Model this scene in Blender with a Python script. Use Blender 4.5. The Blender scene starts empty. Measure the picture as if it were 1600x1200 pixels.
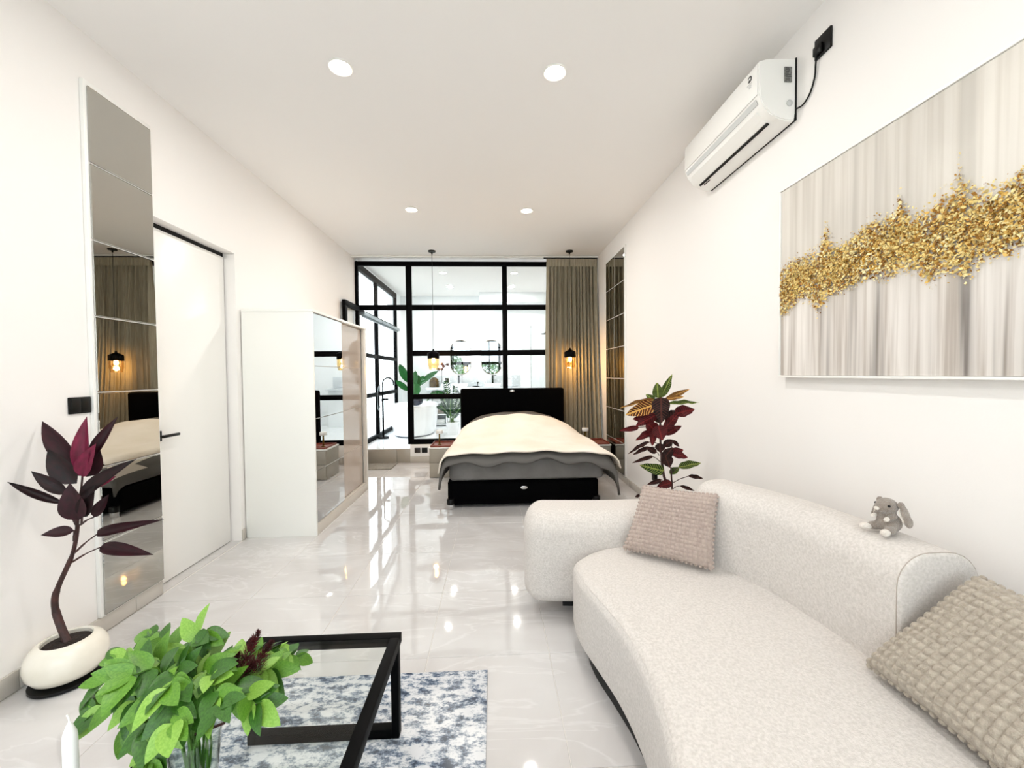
import bpy, bmesh, math, random
from mathutils import Vector, Matrix
from math import pi, sin, cos, radians
random.seed(7)
S = bpy.context.scene
COL = S.collection

# ------------------------------------------------------------------ camera
CAMH = 1.395
F_PX, YAW, PITCH, ROLL = 638.8, .0451, .0251, .0094
CR = Matrix.Rotation(-YAW, 3, 'Z') @ Matrix.Rotation(pi/2-PITCH, 3, 'X') @ Matrix.Rotation(-ROLL, 3, 'Z')
cd = bpy.data.cameras.new('camera')
cam = bpy.data.objects.new('camera', cd)
COL.objects.link(cam)
cd.sensor_width = 36
cd.lens = F_PX/1600*36
cd.clip_start = .02
cam.matrix_world = Matrix.Translation((0, 0, CAMH)) @ CR.to_4x4()
S.camera = cam

def px(u, v, Y):
    """world point seen at pixel (u, v) at the depth Y (used only to read sizes off the photo)"""
    d = CR @ Vector(((u-800)/F_PX, -(v-600)/F_PX, -1))
    return Vector((0, 0, CAMH)) + d*(Y/d.y)

# ------------------------------------------------------------------ light
S.view_settings.view_transform = 'Standard'
S.view_settings.look = 'None'
S.view_settings.gamma = 1
S.view_settings.use_curve_mapping = False
S.view_settings.exposure = 0.54
S.cycles.use_denoising = True
S.cycles.max_bounces = 14
S.cycles.diffuse_bounces = 6
S.cycles.glossy_bounces = 6
S.cycles.transparent_max_bounces = 16
S.cycles.sample_clamp_indirect = 6
S.cycles.caustics_reflective = False
S.cycles.caustics_refractive = False

W = bpy.data.worlds.new('world')
S.world = W
W.use_nodes = True
nt = W.node_tree
bg = nt.nodes['Background']
tc = nt.nodes.new('ShaderNodeTexCoord')
sep = nt.nodes.new('ShaderNodeSeparateXYZ')
rmp = nt.nodes.new('ShaderNodeValToRGB')
nt.links.new(tc.outputs['Generated'], sep.inputs[0])
nt.links.new(sep.outputs['Z'], rmp.inputs[0])
rmp.color_ramp.elements[0].position = 0.0
rmp.color_ramp.elements[0].color = (.90, .95, 1, 1)
rmp.color_ramp.elements[1].position = 1.0
rmp.color_ramp.elements[1].color = (.86, .93, 1, 1)
nt.links.new(rmp.outputs[0], bg.inputs['Color'])
bg.inputs['Strength'].default_value = 3.9

H = 3.225           # ceiling
XL, XR = -2.15, 1.656
YF, YB, YR = 6.53, 9.70, -2.3   # glass partition, bathroom back wall, rear facade
ZB = .226           # bathroom floor

# ceiling spots (their own light)
SPOTS = [(x, y) for y in (.42, 2.515, 4.62, 7.45, 8.66) for x in (-.888, .392)]
SPOT_W, PEND_W = 9, 8

# ------------------------------------------------------------------ materials
def lin(c):
    if isinstance(c, str):
        c = [int(c[i:i+2], 16)/255 for i in (0, 2, 4)]
    return tuple(((x/12.92) if x <= .04045 else ((x+.055)/1.055)**2.4) for x in c)+(1,)

def setup(name):
    m = bpy.data.materials.new(name)
    m.use_nodes = True
    n = m.node_tree
    return m, n, n.nodes['Principled BSDF'], lambda t: n.nodes.new('ShaderNode'+t)

def mat(name, col, rough=.5, metal=0, spec=.5, var=None, vscale=8, bump=0, bscale=60, stretch=None, emit=None, es=0, sheen=0, coat=0, detail=4):
    m, n, p, N = setup(name)
    c = lin(col)
    p.inputs['Base Color'].default_value = c
    p.inputs['Roughness'].default_value = rough
    p.inputs['Metallic'].default_value = metal
    p.inputs['Specular IOR Level'].default_value = spec
    p.inputs['Coat Weight'].default_value = coat
    p.inputs['Sheen Weight'].default_value = sheen
    if emit:
        p.inputs['Emission Color'].default_value = lin(emit)
        p.inputs['Emission Strength'].default_value = es
    L = n.links.new
    if var or bump:
        t = N('TexCoord')
        mp = N('Mapping')
        L(t.outputs['Object'], mp.inputs[0])
        if stretch:
            mp.inputs['Scale'].default_value = stretch
    if var:
        x = N('TexNoise')
        x.inputs['Scale'].default_value = vscale
        x.inputs['Detail'].default_value = detail
        r = N('ValToRGB')
        r.color_ramp.elements[0].position = .35
        r.color_ramp.elements[1].position = .65
        r.color_ramp.elements[0].color = c
        r.color_ramp.elements[1].color = lin(var)
        L(mp.outputs[0], x.inputs[0]); L(x.outputs[0], r.inputs[0]); L(r.outputs[0], p.inputs['Base Color'])
    if bump:
        x = N('TexNoise')
        x.inputs['Scale'].default_value = bscale
        x.inputs['Detail'].default_value = 3
        b = N('Bump')
        b.inputs['Strength'].default_value = bump
        b.inputs['Distance'].default_value = .01
        L(mp.outputs[0], x.inputs[0]); L(x.outputs[0], b.inputs['Height']); L(b.outputs[0], p.inputs['Normal'])
    return m

def glass(name, tint=(1, 1, 1), refl=1.0, ior=1.45):
    m, n, p, N = setup(name)
    n.nodes.remove(p)
    L = n.links.new
    tr = N('BsdfTransparent'); tr.inputs[0].default_value = (*tint, 1)
    gl = N('BsdfGlossy'); gl.inputs['Roughness'].default_value = .01
    g = N('NewGeometry'); dt = N('VectorMath'); dt.operation = 'DOT_PRODUCT'
    L(g.outputs['Incoming'], dt.inputs[0]); L(g.outputs['Normal'], dt.inputs[1])
    ab = N('Math'); ab.operation = 'ABSOLUTE'; L(dt.outputs['Value'], ab.inputs[0])
    om = N('Math'); om.operation = 'SUBTRACT'; om.inputs[0].default_value = 1; L(ab.outputs[0], om.inputs[1])
    pw = N('Math'); pw.operation = 'POWER'; pw.inputs[1].default_value = 5; L(om.outputs[0], pw.inputs[0])
    fr = N('Math'); fr.operation = 'MULTIPLY_ADD'; fr.inputs[1].default_value = .96; fr.inputs[2].default_value = .04; L(pw.outputs[0], fr.inputs[0])
    mu = N('Math'); mu.operation = 'MULTIPLY'; mu.inputs[1].default_value = refl
    mx = N('MixShader')
    L(fr.outputs[0], mu.inputs[0]); L(mu.outputs[0], mx.inputs[0]); L(tr.outputs[0], mx.inputs[1]); L(gl.outputs[0], mx.inputs[2])
    L(mx.outputs[0], n.nodes['Material Output'].inputs[0])
    return m

def tile_mat(name, a, b, c, rough):
    m, n, p, N = setup(name)
    L = n.links.new
    t = N('TexCoord'); g = N('NewGeometry')
    x = N('TexNoise'); x.inputs['Scale'].default_value = 1.1; x.inputs['Detail'].default_value = 6; x.inputs['Distortion'].default_value = 1.6
    r = N('ValToRGB'); r.color_ramp.elements[0].position = .3; r.color_ramp.elements[1].position = .62
    r.color_ramp.elements[0].color = lin(a); r.color_ramp.elements[1].color = lin(b)
    L(g.outputs['Position'], x.inputs[0]); L(x.outputs[0], r.inputs[0])
    # faint pale veins
    w = N('TexNoise'); w.inputs['Scale'].default_value = .9; w.inputs['Detail'].default_value = 5; w.inputs['Distortion'].default_value = 2.5
    mp = N('Mapping'); mp.inputs['Scale'].default_value = (1, 2.4, 1); mp.inputs['Rotation'].default_value = (0, 0, .6)
    L(g.outputs['Position'], mp.inputs[0]); L(mp.outputs[0], w.inputs[0])
    v = N('ValToRGB'); e = v.color_ramp.elements
    e[0].position = .48; e[0].color = (0, 0, 0, 1); e[1].position = .52; e[1].color = (0, 0, 0, 1)
    k = e.new(.50); k.color = (.3, .3, .3, 1)
    L(w.outputs[0], v.inputs[0])
    mx = N('MixRGB'); mx.inputs[2].default_value = lin(c)
    L(v.outputs[0], mx.inputs[0]); L(r.outputs[0], mx.inputs[1]); L(mx.outputs[0], p.inputs['Base Color'])
    p.inputs['Roughness'].default_value = rough
    p.inputs['Specular IOR Level'].default_value = 1.0
    bn = N('TexNoise'); bn.inputs['Scale'].default_value = 3.2; bn.inputs['Detail'].default_value = 1
    bp = N('Bump'); bp.inputs['Strength'].default_value = .14; bp.inputs['Distance'].default_value = .01
    L(g.outputs['Position'], bn.inputs[0]); L(bn.outputs[0], bp.inputs['Height']); L(bp.outputs[0], p.inputs['Normal'])
    return m

M = {}
M['wall'] = mat('white wall paint', 'f0edea', .75, spec=.2, bump=.03, bscale=120)
M['ceil'] = mat('matt ceiling paint', 'f2f0ee', .85, spec=.15, bump=.02, bscale=90)
M['bathwall'] = mat('bathroom white plaster', 'f3f6f7', .6)
M['tile'] = tile_mat('polished pale greige porcelain', 'c2bebc', 'd3d1d0', 'e8e7e7', .03)
M['grout'] = mat('pale grout', 'dcd8d2', .8)
M['skirt'] = mat('greige skirting tile', 'b9b3aa', .15, var='c6c1b9', vscale=2)
M['riser'] = mat('greige riser tile', 'a0988c', .2)
M['bathtile'] = mat('white bathroom tile', 'eef1f2', .12)
M['black'] = mat('black powder coated metal', '020203', .55, spec=.06)
M['blackg'] = mat('black satin plastic', '060606', .35, spec=.25)
M['shadow'] = mat('dark gap shade and trim', '0a0a0a', .8)  # painted shade for the door gap; also dark air conditioner parts
M['white'] = mat('white lacquer', 'f0efeb', .3)
M['whitep'] = mat('white plastic', 'f1f0ec', .28, bump=.0)
M['greyp'] = mat('light grey plastic', 'c9cac8', .35)
M['ward'] = mat('wardrobe white board', 'f1f1ec', .35)
M['wardf'] = mat('wardrobe greige profile', 'cfc8be', .3)
M['mirror'] = mat('smoked mirror glass', 'c4c3bd', .012, metal=1)
M['mirrorw'] = mat('clear mirror glass', 'd8dadb', .01, metal=1)
M['greige'] = mat('glossy greige lacquered glass', 'b5a89d', .05, spec=.6)
M['pane'] = glass('window glass', (.97, .985, .985), .8)
M['tglass'] = glass('table glass', (.93, .95, .94), .5)
M['vglass'] = glass('vase glass', (.90, .93, .91), 1.6)
M['amber'] = glass('amber ribbed glass', (.95, .78, .48), 1.5)
M['chrome'] = mat('chrome', 'd5d5d5', .12, metal=1)
M['alu'] = mat('brushed aluminium', '8d9699', .4, metal=1)
M['brass'] = mat('aged brass', '7d6430', .3, metal=1)
M['sofa'] = mat('oatmeal boucle weave', 'e0dad5', .95, spec=.1, var='cec8c2', vscale=110, bump=.5, bscale=340, sheen=.2, detail=12)
M['sofad'] = mat('sofa plinth black', '161616', .7)  # black of the sofa base itself
M['pilR'] = mat('beige bobble chenille', 'bdb3a4', .95, spec=.05, var='a89d8f', vscale=60, bump=.5, bscale=400, sheen=.3)
M['pilL'] = mat('rosy taupe bobble chenille', 'c2b1a6', .95, spec=.05, var='b3a198', vscale=60, bump=.5, bscale=400, sheen=.3)
M['blackfab'] = mat('black velvet upholstery', '020203', .9, spec=.05)
M['duvet'] = mat('mid grey cotton', '6b6966', .9, spec=.1, bump=.2, bscale=25)
M['sheet'] = mat('grey fitted sheet', '7b7977', .9, spec=.1, var='706e6b', vscale=5, bump=.15, bscale=18)
M['cream'] = mat('cream waffle blanket', 'f3ebdf', .95, spec=.05, var='ebe1d1', vscale=2.5, bump=.35, bscale=45)
M['curtain'] = mat('taupe curtain linen', 'a59d8a', .9, spec=.1, var='918976', vscale=40, stretch=(3, 3, .15))
M['soil'] = mat('dark potting soil', '2a1c14', .95, var='150d08', vscale=60, bump=1, bscale=90)
M['pot'] = mat('cream glazed ceramic', 'ebe6da', .22, var='e2dccd', vscale=7)
M['stemr'] = mat('brown red cane', '43211c', .6, var='2a1512', vscale=30, bump=.4, bscale=60)
M['stemg'] = mat('green stem', '4e7a2c', .5)
M['leafc1'] = mat('dark burgundy leaf', '220b10', .5, spec=.3, var='36101a', vscale=5)
M['leafc2'] = mat('magenta burgundy leaf', '561028', .5, spec=.3, var='7a1a3c', vscale=4)
M['leafc3'] = mat('black green leaf with red edge', '150d0e', .5, spec=.3, var='280e12', vscale=6)
M['leafg'] = mat('fresh green leaf', '63922a', .42, var='4c7c1c', vscale=14)
M['leafg2'] = mat('pale green leaf', '8ab34c', .42, var='74a138', vscale=14)
M['leafg3'] = mat('deep shaded green leaf', '285212', .42, var='3a6a1a', vscale=14)  # dark tone carries the shade between leaves in its colour
M['leafb'] = mat('glossy banana green leaf', '0f4a18', .5, spec=.2, var='1b5a24', vscale=5)
M['leafz'] = mat('dark glossy green leaflets', '0c3216', .5, spec=.2, var='18441f', vscale=9)
M['hedge'] = mat('garden foliage', '5f8f3c', .5, var='37652a', vscale=3)
M['plume'] = mat('dark red plume', '5d0d12', .9, var='36060a', vscale=30)
M['wax'] = mat('white wax', 'f7f7f5', .4)
M['bunny'] = mat('taupe plush', 'a1958a', .95, spec=.05, var='8e8277', vscale=90, bump=.8, bscale=300, sheen=.5)
M['bunnyw'] = mat('cream plush', 'efe6dc', .95, spec=.05, bump=.8, bscale=300, sheen=.5)
M['navy'] = mat('navy rubber', '14233d', .5)
M['acry'] = mat('white acrylic', 'f5f8fb', .12)
M['redtray'] = mat('red brown leather top', '7d3a2b', .35, var='8f4a38', vscale=12)
M['taupebox'] = mat('taupe drawer front', 'a39b8d', .35)
M['bulb'] = mat('warm bulb glow', 'ffe2b0', .5, emit='ffcf8a', es=30)
M['spot'] = mat('downlight lens', 'ffffff', .5, emit='fff3e2', es=26)
M['marble'] = mat('white marble', 'e9ecee', .15, var='cfd5d9', vscale=3)
M['mat'] = mat('grey bath mat', '948e84', .95, var='7f796f', vscale=30, bump=.5, bscale=120)
M['paving'] = mat('outdoor paving', 'd6d4cf', .8)
M['leafgold'] = mat('gold leaf flake', 'cf9f3c', .5, metal=.35, var='e8cb80', vscale=9)
M['leafgold2'] = mat('dark gold flake', '7d5210', .5, metal=.3, var='a8741d', vscale=9)
M['leafgold3'] = mat('pale gold flake', 'f5e6b0', .5, metal=.2, var='e6cc7c', vscale=9)
M['ink'] = mat('dark print', '3b3b3b', .6)
M['label'] = mat('grey spec sticker', '8b8c88', .5, var='5d5e5b', vscale=120)
M['gold'] = mat('antique gold ornament', '6e5528', .45, metal=.6, var='3f2d15', vscale=18, bump=.8, bscale=25)

# croton leaf: pale veins along the leaf's own coordinates
def croton(name, base, vein, edge):
    m, n, p, N = setup(name)
    L = n.links.new
    t = N('TexCoord'); s = N('SeparateXYZ'); L(t.outputs['Generated'], s.inputs[0])
    def mth(op, a, b=None):
        k = N('Math'); k.operation = op
        for i, q in enumerate((a, b)):
            if q is None: continue
            if isinstance(q, (int, float)): k.inputs[i].default_value = q
            else: L(q, k.inputs[i])
        return k.outputs[0]
    ax = mth('ABSOLUTE', mth('SUBTRACT', s.outputs['X'], .5))
    ph = mth('FRACT', mth('MULTIPLY', mth('SUBTRACT', s.outputs['Y'], mth('MULTIPLY', ax, .5)), 10))
    side = mth('LESS_THAN', ph, .24)
    mid = mth('LESS_THAN', ax, .05)
    fac = mth('MAXIMUM', side, mid)
    ns = N('TexNoise'); ns.inputs['Scale'].default_value = 5; L(t.outputs['Generated'], ns.inputs[0])
    r = N('ValToRGB'); r.color_ramp.elements[0].position = .4; r.color_ramp.elements[1].position = .62
    r.color_ramp.elements[0].color = lin(base); r.color_ramp.elements[1].color = lin(edge)
    L(ns.outputs[0], r.inputs[0])
    mx = N('MixRGB'); mx.inputs[2].default_value = lin(vein)
    L(fac, mx.inputs[0]); L(r.outputs[0], mx.inputs[1]); L(mx.outputs[0], p.inputs['Base Color'])
    p.inputs['Roughness'].default_value = .6
    p.inputs['Specular IOR Level'].default_value = .2
    return m
M['cro_g'] = croton('croton green leaf', '1c3812', '8f9a4a', '14280e')
M['cro_r'] = croton('croton red leaf', '2e080b', '6d1c1c', '450b10')
M['cro_o'] = croton('croton orange leaf', '5c2a10', 'd9a657', '3a170c')
M['cro_d'] = croton('croton dark leaf', '120908', '4a241c', '1e0c0b')

# rug: mottled white, grey-blue, navy
def rug_mat():
    m, n, p, N = setup('abstract distressed rug weave')
    L = n.links.new
    g = N('NewGeometry')
    a = N('TexNoise'); a.inputs['Scale'].default_value = 2.4; a.inputs['Detail'].default_value = 3
    b = N('TexNoise'); b.inputs['Scale'].default_value = 26; b.inputs['Detail'].default_value = 8; b.inputs['Roughness'].default_value = .75
    mp = N('Mapping'); mp.inputs['Scale'].default_value = (.7, 1.2, 1)
    L(g.outputs['Position'], a.inputs[0]); L(g.outputs['Position'], mp.inputs[0]); L(mp.outputs[0], b.inputs[0])
    r1 = N('ValToRGB'); e = r1.color_ramp.elements
    e[0].position = .42; e[0].color = lin('4f6079'); e[1].position = .6; e[1].color = lin('c9ccd0')
    L(a.outputs[0], r1.inputs[0])
    r2 = N('ValToRGB'); e = r2.color_ramp.elements
    e[0].position = .39; e[0].color = lin('141c2c'); e[1].position = .54; e[1].color = lin('f2f2f2')
    k = e.new(.45); k.color = lin('6f7e92'); k = e.new(.48); k.color = lin('a9b1bb')
    L(b.outputs[0], r2.inputs[0])
    mx = N('MixRGB'); mx.blend_type = 'MIX'; mx.inputs[0].default_value = .68
    L(r1.outputs[0], mx.inputs[1]); L(r2.outputs[0], mx.inputs[2]); L(mx.outputs[0], p.inputs['Base Color'])
    p.inputs['Roughness'].default_value = .95
    bp = N('Bump'); bp.inputs['Strength'].default_value = .4; bp.inputs['Distance'].default_value = .004
    L(b.outputs[0], bp.inputs['Height']); L(bp.outputs[0], p.inputs['Normal'])
    return m
M['rug'] = rug_mat()

# painted canvas: vertical dragged streaks
def canvas_mat():
    m, n, p, N = setup('dragged paint on canvas')
    L = n.links.new
    g = N('NewGeometry')
    def streak(sy, sz, det, off):
        mp = N('Mapping'); mp.inputs['Scale'].default_value = (0, sy, sz); mp.inputs['Location'].default_value = (off, 0, 0)
        x = N('TexNoise'); x.inputs['Scale'].default_value = 1; x.inputs['Detail'].default_value = det
        L(g.outputs['Position'], mp.inputs[0]); L(mp.outputs[0], x.inputs[0]); return x.outputs[0]
    a = streak(13, .35, 3, 3); b = streak(34, .9, 4, 9); c = streak(2.2, 1.2, 2, 5)
    r = N('ValToRGB'); e = r.color_ramp.elements
    e[0].position = .34; e[0].color = lin('8f8985'); e[1].position = .60; e[1].color = lin('f0ebe6')
    k = e.new(.45); k.color = lin('d8d2cc')
    L(a, r.inputs[0])
    r2 = N('ValToRGB'); e = r2.color_ramp.elements
    e[0].position = .36; e[0].color = lin('b8aea4'); e[1].position = .56; e[1].color = lin('ffffff')
    L(b, r2.inputs[0])
    mx = N('MixRGB'); mx.blend_type = 'MULTIPLY'; mx.inputs[0].default_value = .7
    L(r.outputs[0], mx.inputs[1]); L(r2.outputs[0], mx.inputs[2])
    # the upper half of the painting is a softer even grey-beige
    s = N('SeparateXYZ'); L(g.outputs['Position'], s.inputs[0])
    mr = N('MapRange'); mr.inputs['From Min'].default_value = 1.62; mr.inputs['From Max'].default_value = 2.0
    mr.inputs['To Min'].default_value = 0; mr.inputs['To Max'].default_value = .72
    L(s.outputs['Z'], mr.inputs['Value'])
    r3 = N('ValToRGB'); e = r3.color_ramp.elements
    e[0].position = .35; e[0].color = lin('c0bbb2'); e[1].position = .65; e[1].color = lin('dcd7cd')
    L(c, r3.inputs[0])
    m2 = N('MixRGB'); L(mr.outputs[0], m2.inputs[0]); L(mx.outputs[0], m2.inputs[1]); L(r3.outputs[0], m2.inputs[2])
    L(m2.outputs[0], p.inputs['Base Color'])
    p.inputs['Roughness'].default_value = .7
    x = N('TexNoise'); x.inputs['Scale'].default_value = 500; bp = N('Bump'); bp.inputs['Strength'].default_value = .15; bp.inputs['Distance'].default_value = .002
    L(g.outputs['Position'], x.inputs[0]); L(x.outputs[0], bp.inputs['Height']); L(bp.outputs[0], p.inputs['Normal'])
    return m
M['canvas'] = canvas_mat()

# ------------------------------------------------------------------ geometry helpers
def V(*a): return Vector(a if len(a) > 1 else a[0])

def origin(o):
    v = Vector((0, 0, 0))
    while o is not None:
        v += o.location; o = o.parent
    return v

def thing(name, label, cat, loc=(0, 0, 0), group=None):
    o = bpy.data.objects.new(name, None)
    o.empty_display_size = .05
    COL.objects.link(o); o.location = loc
    o['label'] = label; o['category'] = cat
    if group: o['group'] = group
    return o

def struct(name, label=None, loc=(0, 0, 0)):
    o = bpy.data.objects.new(name, None); o.empty_display_size = .05
    COL.objects.link(o); o.location = loc; o['kind'] = 'structure'
    if label: o['label'] = label
    return o

def tag(o, label=None, cat=None, group=None, kind=None):
    if label: o['label'] = label
    if cat: o['category'] = cat
    if group: o['group'] = group
    if kind: o['kind'] = kind
    return o

def frame_of(d):
    d = d.normalized()
    up = Vector((0, 0, 1)) if abs(d.z) < .95 else Vector((1, 0, 0))
    a = d.cross(up).normalized(); b = a.cross(d).normalized()
    return a, b

class G:
    """collects shapes in world coordinates into one bmesh"""
    def __init__(s): s.b = bmesh.new()
    def box(s, lo, hi, bev=0, seg=2, rot=None, piv=None):
        t = bmesh.new()
        bmesh.ops.create_cube(t, size=1)
        for v in t.verts:
            v.co = Vector([lo[i]+(v.co[i]+.5)*(hi[i]-lo[i]) for i in range(3)])
        if bev:
            bmesh.ops.bevel(t, geom=list(t.edges), offset=bev, segments=seg, profile=.5, affect='EDGES')
        if rot is not None:
            R_ = Matrix.Translation(piv) @ rot.to_4x4() @ Matrix.Translation(-Vector(piv))
            t.transform(R_)
        s.add(t); return s
    def add(s, t):
        me = bpy.data.meshes.new('t'); t.to_mesh(me); t.free(); s.b.from_mesh(me); bpy.data.meshes.remove(me)
    def ring(s, c, a, b, ra, rb, n):
        return [s.b.verts.new(c+a*(ra*cos(2*pi*i/n))+b*(rb*sin(2*pi*i/n))) for i in range(n)]
    def bridge(s, A, B):
        n = len(A)
        for i in range(n):
            try: s.b.faces.new((A[i], A[(i+1) % n], B[(i+1) % n], B[i]))
            except ValueError: pass
    def tube(s, pts, r, n=10, cap=True):
        pts = [Vector(p) for p in pts]
        rs = r if isinstance(r, (list, tuple)) else [r]*len(pts)
        prev = None; pa = None
        for i, p in enumerate(pts):
            d = (pts[min(i+1, len(pts)-1)]-pts[max(i-1, 0)])
            if pa is None: a, b = frame_of(d)
            else:
                dn = d.normalized(); a = (pa-dn*pa.dot(dn)).normalized(); b = a.cross(dn)*-1
                b = dn.cross(a)
            if pa is None: b = d.normalized().cross(a)
            pa = a
            R_ = s.ring(p, a, b, rs[i], rs[i], n)
            if prev: s.bridge(prev, R_)
            elif cap: s.b.faces.new(R_[::-1])
            prev = R_
        if cap: s.b.faces.new(prev)
        return s
    def lathe(s, c, prof, n=28, sx=1, sy=1, axis='Z'):
        """prof: list of (r, h)"""
        c = Vector(c); prev = None
        ax = {'Z': (V(1, 0, 0), V(0, 1, 0), V(0, 0, 1)), 'X': (V(0, 1, 0), V(0, 0, 1), V(1, 0, 0)), 'Y': (V(0, 0, 1), V(1, 0, 0), V(0, 1, 0))}[axis]
        for k, (r, h) in enumerate(prof):
            R_ = s.ring(c+ax[2]*h, ax[0], ax[1], max(r, 1e-5)*sx, max(r, 1e-5)*sy, n)
            if prev: s.bridge(prev, R_)
            prev = R_
        return s
    def ball(s, c, r, seg=16, rot=None):
        t = bmesh.new()
        bmesh.ops.create_uvsphere(t, u_segments=seg, v_segments=max(6, seg//2+2), radius=1)
        r = r if isinstance(r, (tuple, list)) else (r, r, r)
        m = Matrix.Diagonal((*r, 1))
        if rot is not None: m = rot.to_4x4() @ m
        t.transform(Matrix.Translation(c) @ m); s.add(t); return s
    def grid(s, P):
        rows = [[s.b.verts.new(p) for p in r] for r in P]
        for i in range(len(rows)-1):
            for j in range(len(rows[0])-1):
                s.b.faces.new((rows[i][j], rows[i][j+1], rows[i+1][j+1], rows[i+1][j]))
        return rows
    def poly(s, pts):
        s.b.faces.new([s.b.verts.new(p) for p in pts]); return s
    def prism(s, pts, z0, z1, bev=0):
        t = bmesh.new()
        A = [t.verts.new((p[0], p[1], z0)) for p in pts]; B = [t.verts.new((p[0], p[1], z1)) for p in pts]
        t.faces.new(A[::-1]); t.faces.new(B)
        for i in range(len(A)):
            t.faces.new((A[i], A[(i+1) % len(A)], B[(i+1) % len(A)], B[i]))
        bmesh.ops.recalc_face_normals(t, faces=t.faces)
        if bev: bmesh.ops.bevel(t, geom=list(t.edges), offset=bev, segments=2, profile=.5, affect='EDGES')
        s.add(t); return s
    def soft(s, pts, z0, z1, rt, rb, n=8, dome=0):
        """rounded cushion block over a closed plan outline"""
        N_ = len(pts); P = [Vector((p[0], p[1], 0)) for p in pts]
        area = sum(P[i].x*P[(i+1) % N_].y-P[(i+1) % N_].x*P[i].y for i in range(N_))
        if area < 0: P = P[::-1]
        nor = []
        for i in range(N_):
            d = (P[(i+1) % N_]-P[i-1]).normalized(); nor.append(Vector((-d.y, d.x, 0)))
        rings = []
        def layer(ins, z):
            return [s.b.verts.new((P[i].x+nor[i].x*ins, P[i].y+nor[i].y*ins, z)) for i in range(N_)]
        for k in range(n//2+1):
            a = pi/2*(1-k/(n//2)); rings.append(layer(rb*(1-cos(a)), z0+rb*(1-sin(a))))
        for k in range(n+1):
            a = pi/2*k/n; rings.append(layer(rt*(1-cos(a)), z1-rt+rt*sin(a)))
        for a, b in zip(rings, rings[1:]): s.bridge(a, b)
        s.b.faces.new(rings[0][::-1])
        # top: shrink towards the centre line in a few steps
        last = rings[-1]; C_ = sum((v.co for v in last), Vector())/N_
        cur = last
        if dome:
            for f, dz in ((.85, .3), (.6, .7), (.3, .95)):
                R_ = [s.b.verts.new((C_.x+(v.co.x-C_.x)*f, C_.y+(v.co.y-C_.y)*f, z1+dome*dz)) for v in last]
                s.bridge(cur, R_); cur = R_
        s.b.faces.new(cur)
        return s
    def sweep(s, path, hw, z0, z1, rt, rb, cap0, cap1, nq=7):
        """rounded upholstered roll along a plan path; cap = rounding length at each end"""
        P = [Vector((p[0], p[1], 0)) for p in path]
        acc = [0]
        for a, b in zip(P, P[1:]): acc.append(acc[-1]+(b-a).length)
        T = acc[-1]
        def at(d):
            d = max(0, min(T, d))
            for i in range(len(P)-1):
                if d <= acc[i+1]+1e-9:
                    f = (d-acc[i])/(acc[i+1]-acc[i]); break
            dd = (P[min(i+2, len(P)-1)]-P[max(i-1, 0)]).normalized()
            return P[i].lerp(P[i+1], f), dd
        st = []
        for k in range(9): a = pi/2*k/8; st.append((cap0*(1-cos(a)) if cap0 else 0, cap0*(1-sin(a))))
        n = 46
        for k in range(1, n): st.append((cap0+(T-cap0-cap1)*k/n, 0))
        for k in range(9): a = pi/2*(1-k/8); st.append((T-cap1*(1-cos(a)), cap1*(1-sin(a))))
        prev = None; first = None
        for d, ins in st:
            c, t = at(d); nn = Vector((-t.y, t.x, 0))
            w = hw-ins; a1, a0 = z1-ins, z0+ins*.6
            r1 = min(rt, w*.98, (a1-a0)*.6); r0 = min(rb, w*.5, (a1-a0)*.3)
            sec = []
            for cx, cz, rr, s0 in ((w-r1, a1-r1, r1, 0), (-w+r1, a1-r1, r1, 90), (-w+r0, a0+r0, r0, 180), (w-r0, a0+r0, r0, 270)):
                for k in range(nq+1):
                    an = radians(s0+90*k/nq); sec.append((cx+rr*cos(an), cz+rr*sin(an)))
            R_ = [s.b.verts.new(c+nn*x+Vector((0, 0, z))) for x, z in sec]
            if prev: s.bridge(prev, R_)
            else: first = R_
            prev = R_
        s.b.faces.new(first); s.b.faces.new(prev[::-1])
        return s
    def make(s, name, m, parent=None, smooth=True, ang=40, sub=0, recalc=True):
        if recalc: bmesh.ops.recalc_face_normals(s.b, faces=s.b.faces)
        off = origin(parent) if parent else Vector((0, 0, 0))
        if off.length: bmesh.ops.translate(s.b, verts=s.b.verts, vec=-off)
        me = bpy.data.meshes.new(name); s.b.to_mesh(me); s.b.free()
        me.materials.append(M[m] if isinstance(m, str) else m)
        if smooth:
            me.polygons.foreach_set('use_smooth', [True]*len(me.polygons))
            me.set_sharp_from_angle(angle=radians(ang))
        o = bpy.data.objects.new(name, me); COL.objects.link(o)
        if parent: o.parent = parent
        if sub:
            md = o.modifiers.new('sub', 'SUBSURF'); md.levels = sub; md.render_levels = sub
        return o

def box(name, lo, hi, m, parent=None, bev=0, **k):
    return G().box(lo, hi, bev, **k).make(name, m, parent)

def bez(pts, n=8):
    """Catmull-Rom through points"""
    pts = [Vector(p) for p in pts]; out = []
    q = [pts[0]*2-pts[1]]+pts+[pts[-1]*2-pts[-2]]
    for i in range(1, len(q)-2):
        for k in range(n):
            t = k/n
            out.append(.5*((2*q[i])+(-q[i-1]+q[i+1])*t+(2*q[i-1]-5*q[i]+4*q[i+1]-q[i+2])*t*t+(-q[i-1]+3*q[i]-3*q[i+1]+q[i+2])*t**3))
    out.append(pts[-1]); return out

def closed(pts, n=6):
    pts = [Vector((p[0], p[1], 0)) for p in pts]; out = []; L_ = len(pts)
    for i in range(L_):
        a, b, c, d = pts[i-1], pts[i], pts[(i+1) % L_], pts[(i+2) % L_]
        for k in range(n):
            t = k/n
            out.append(.5*((2*b)+(-a+c)*t+(2*a-5*b+4*c-d)*t*t+(-a+3*b-3*c+d)*t**3))
    return out

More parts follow.
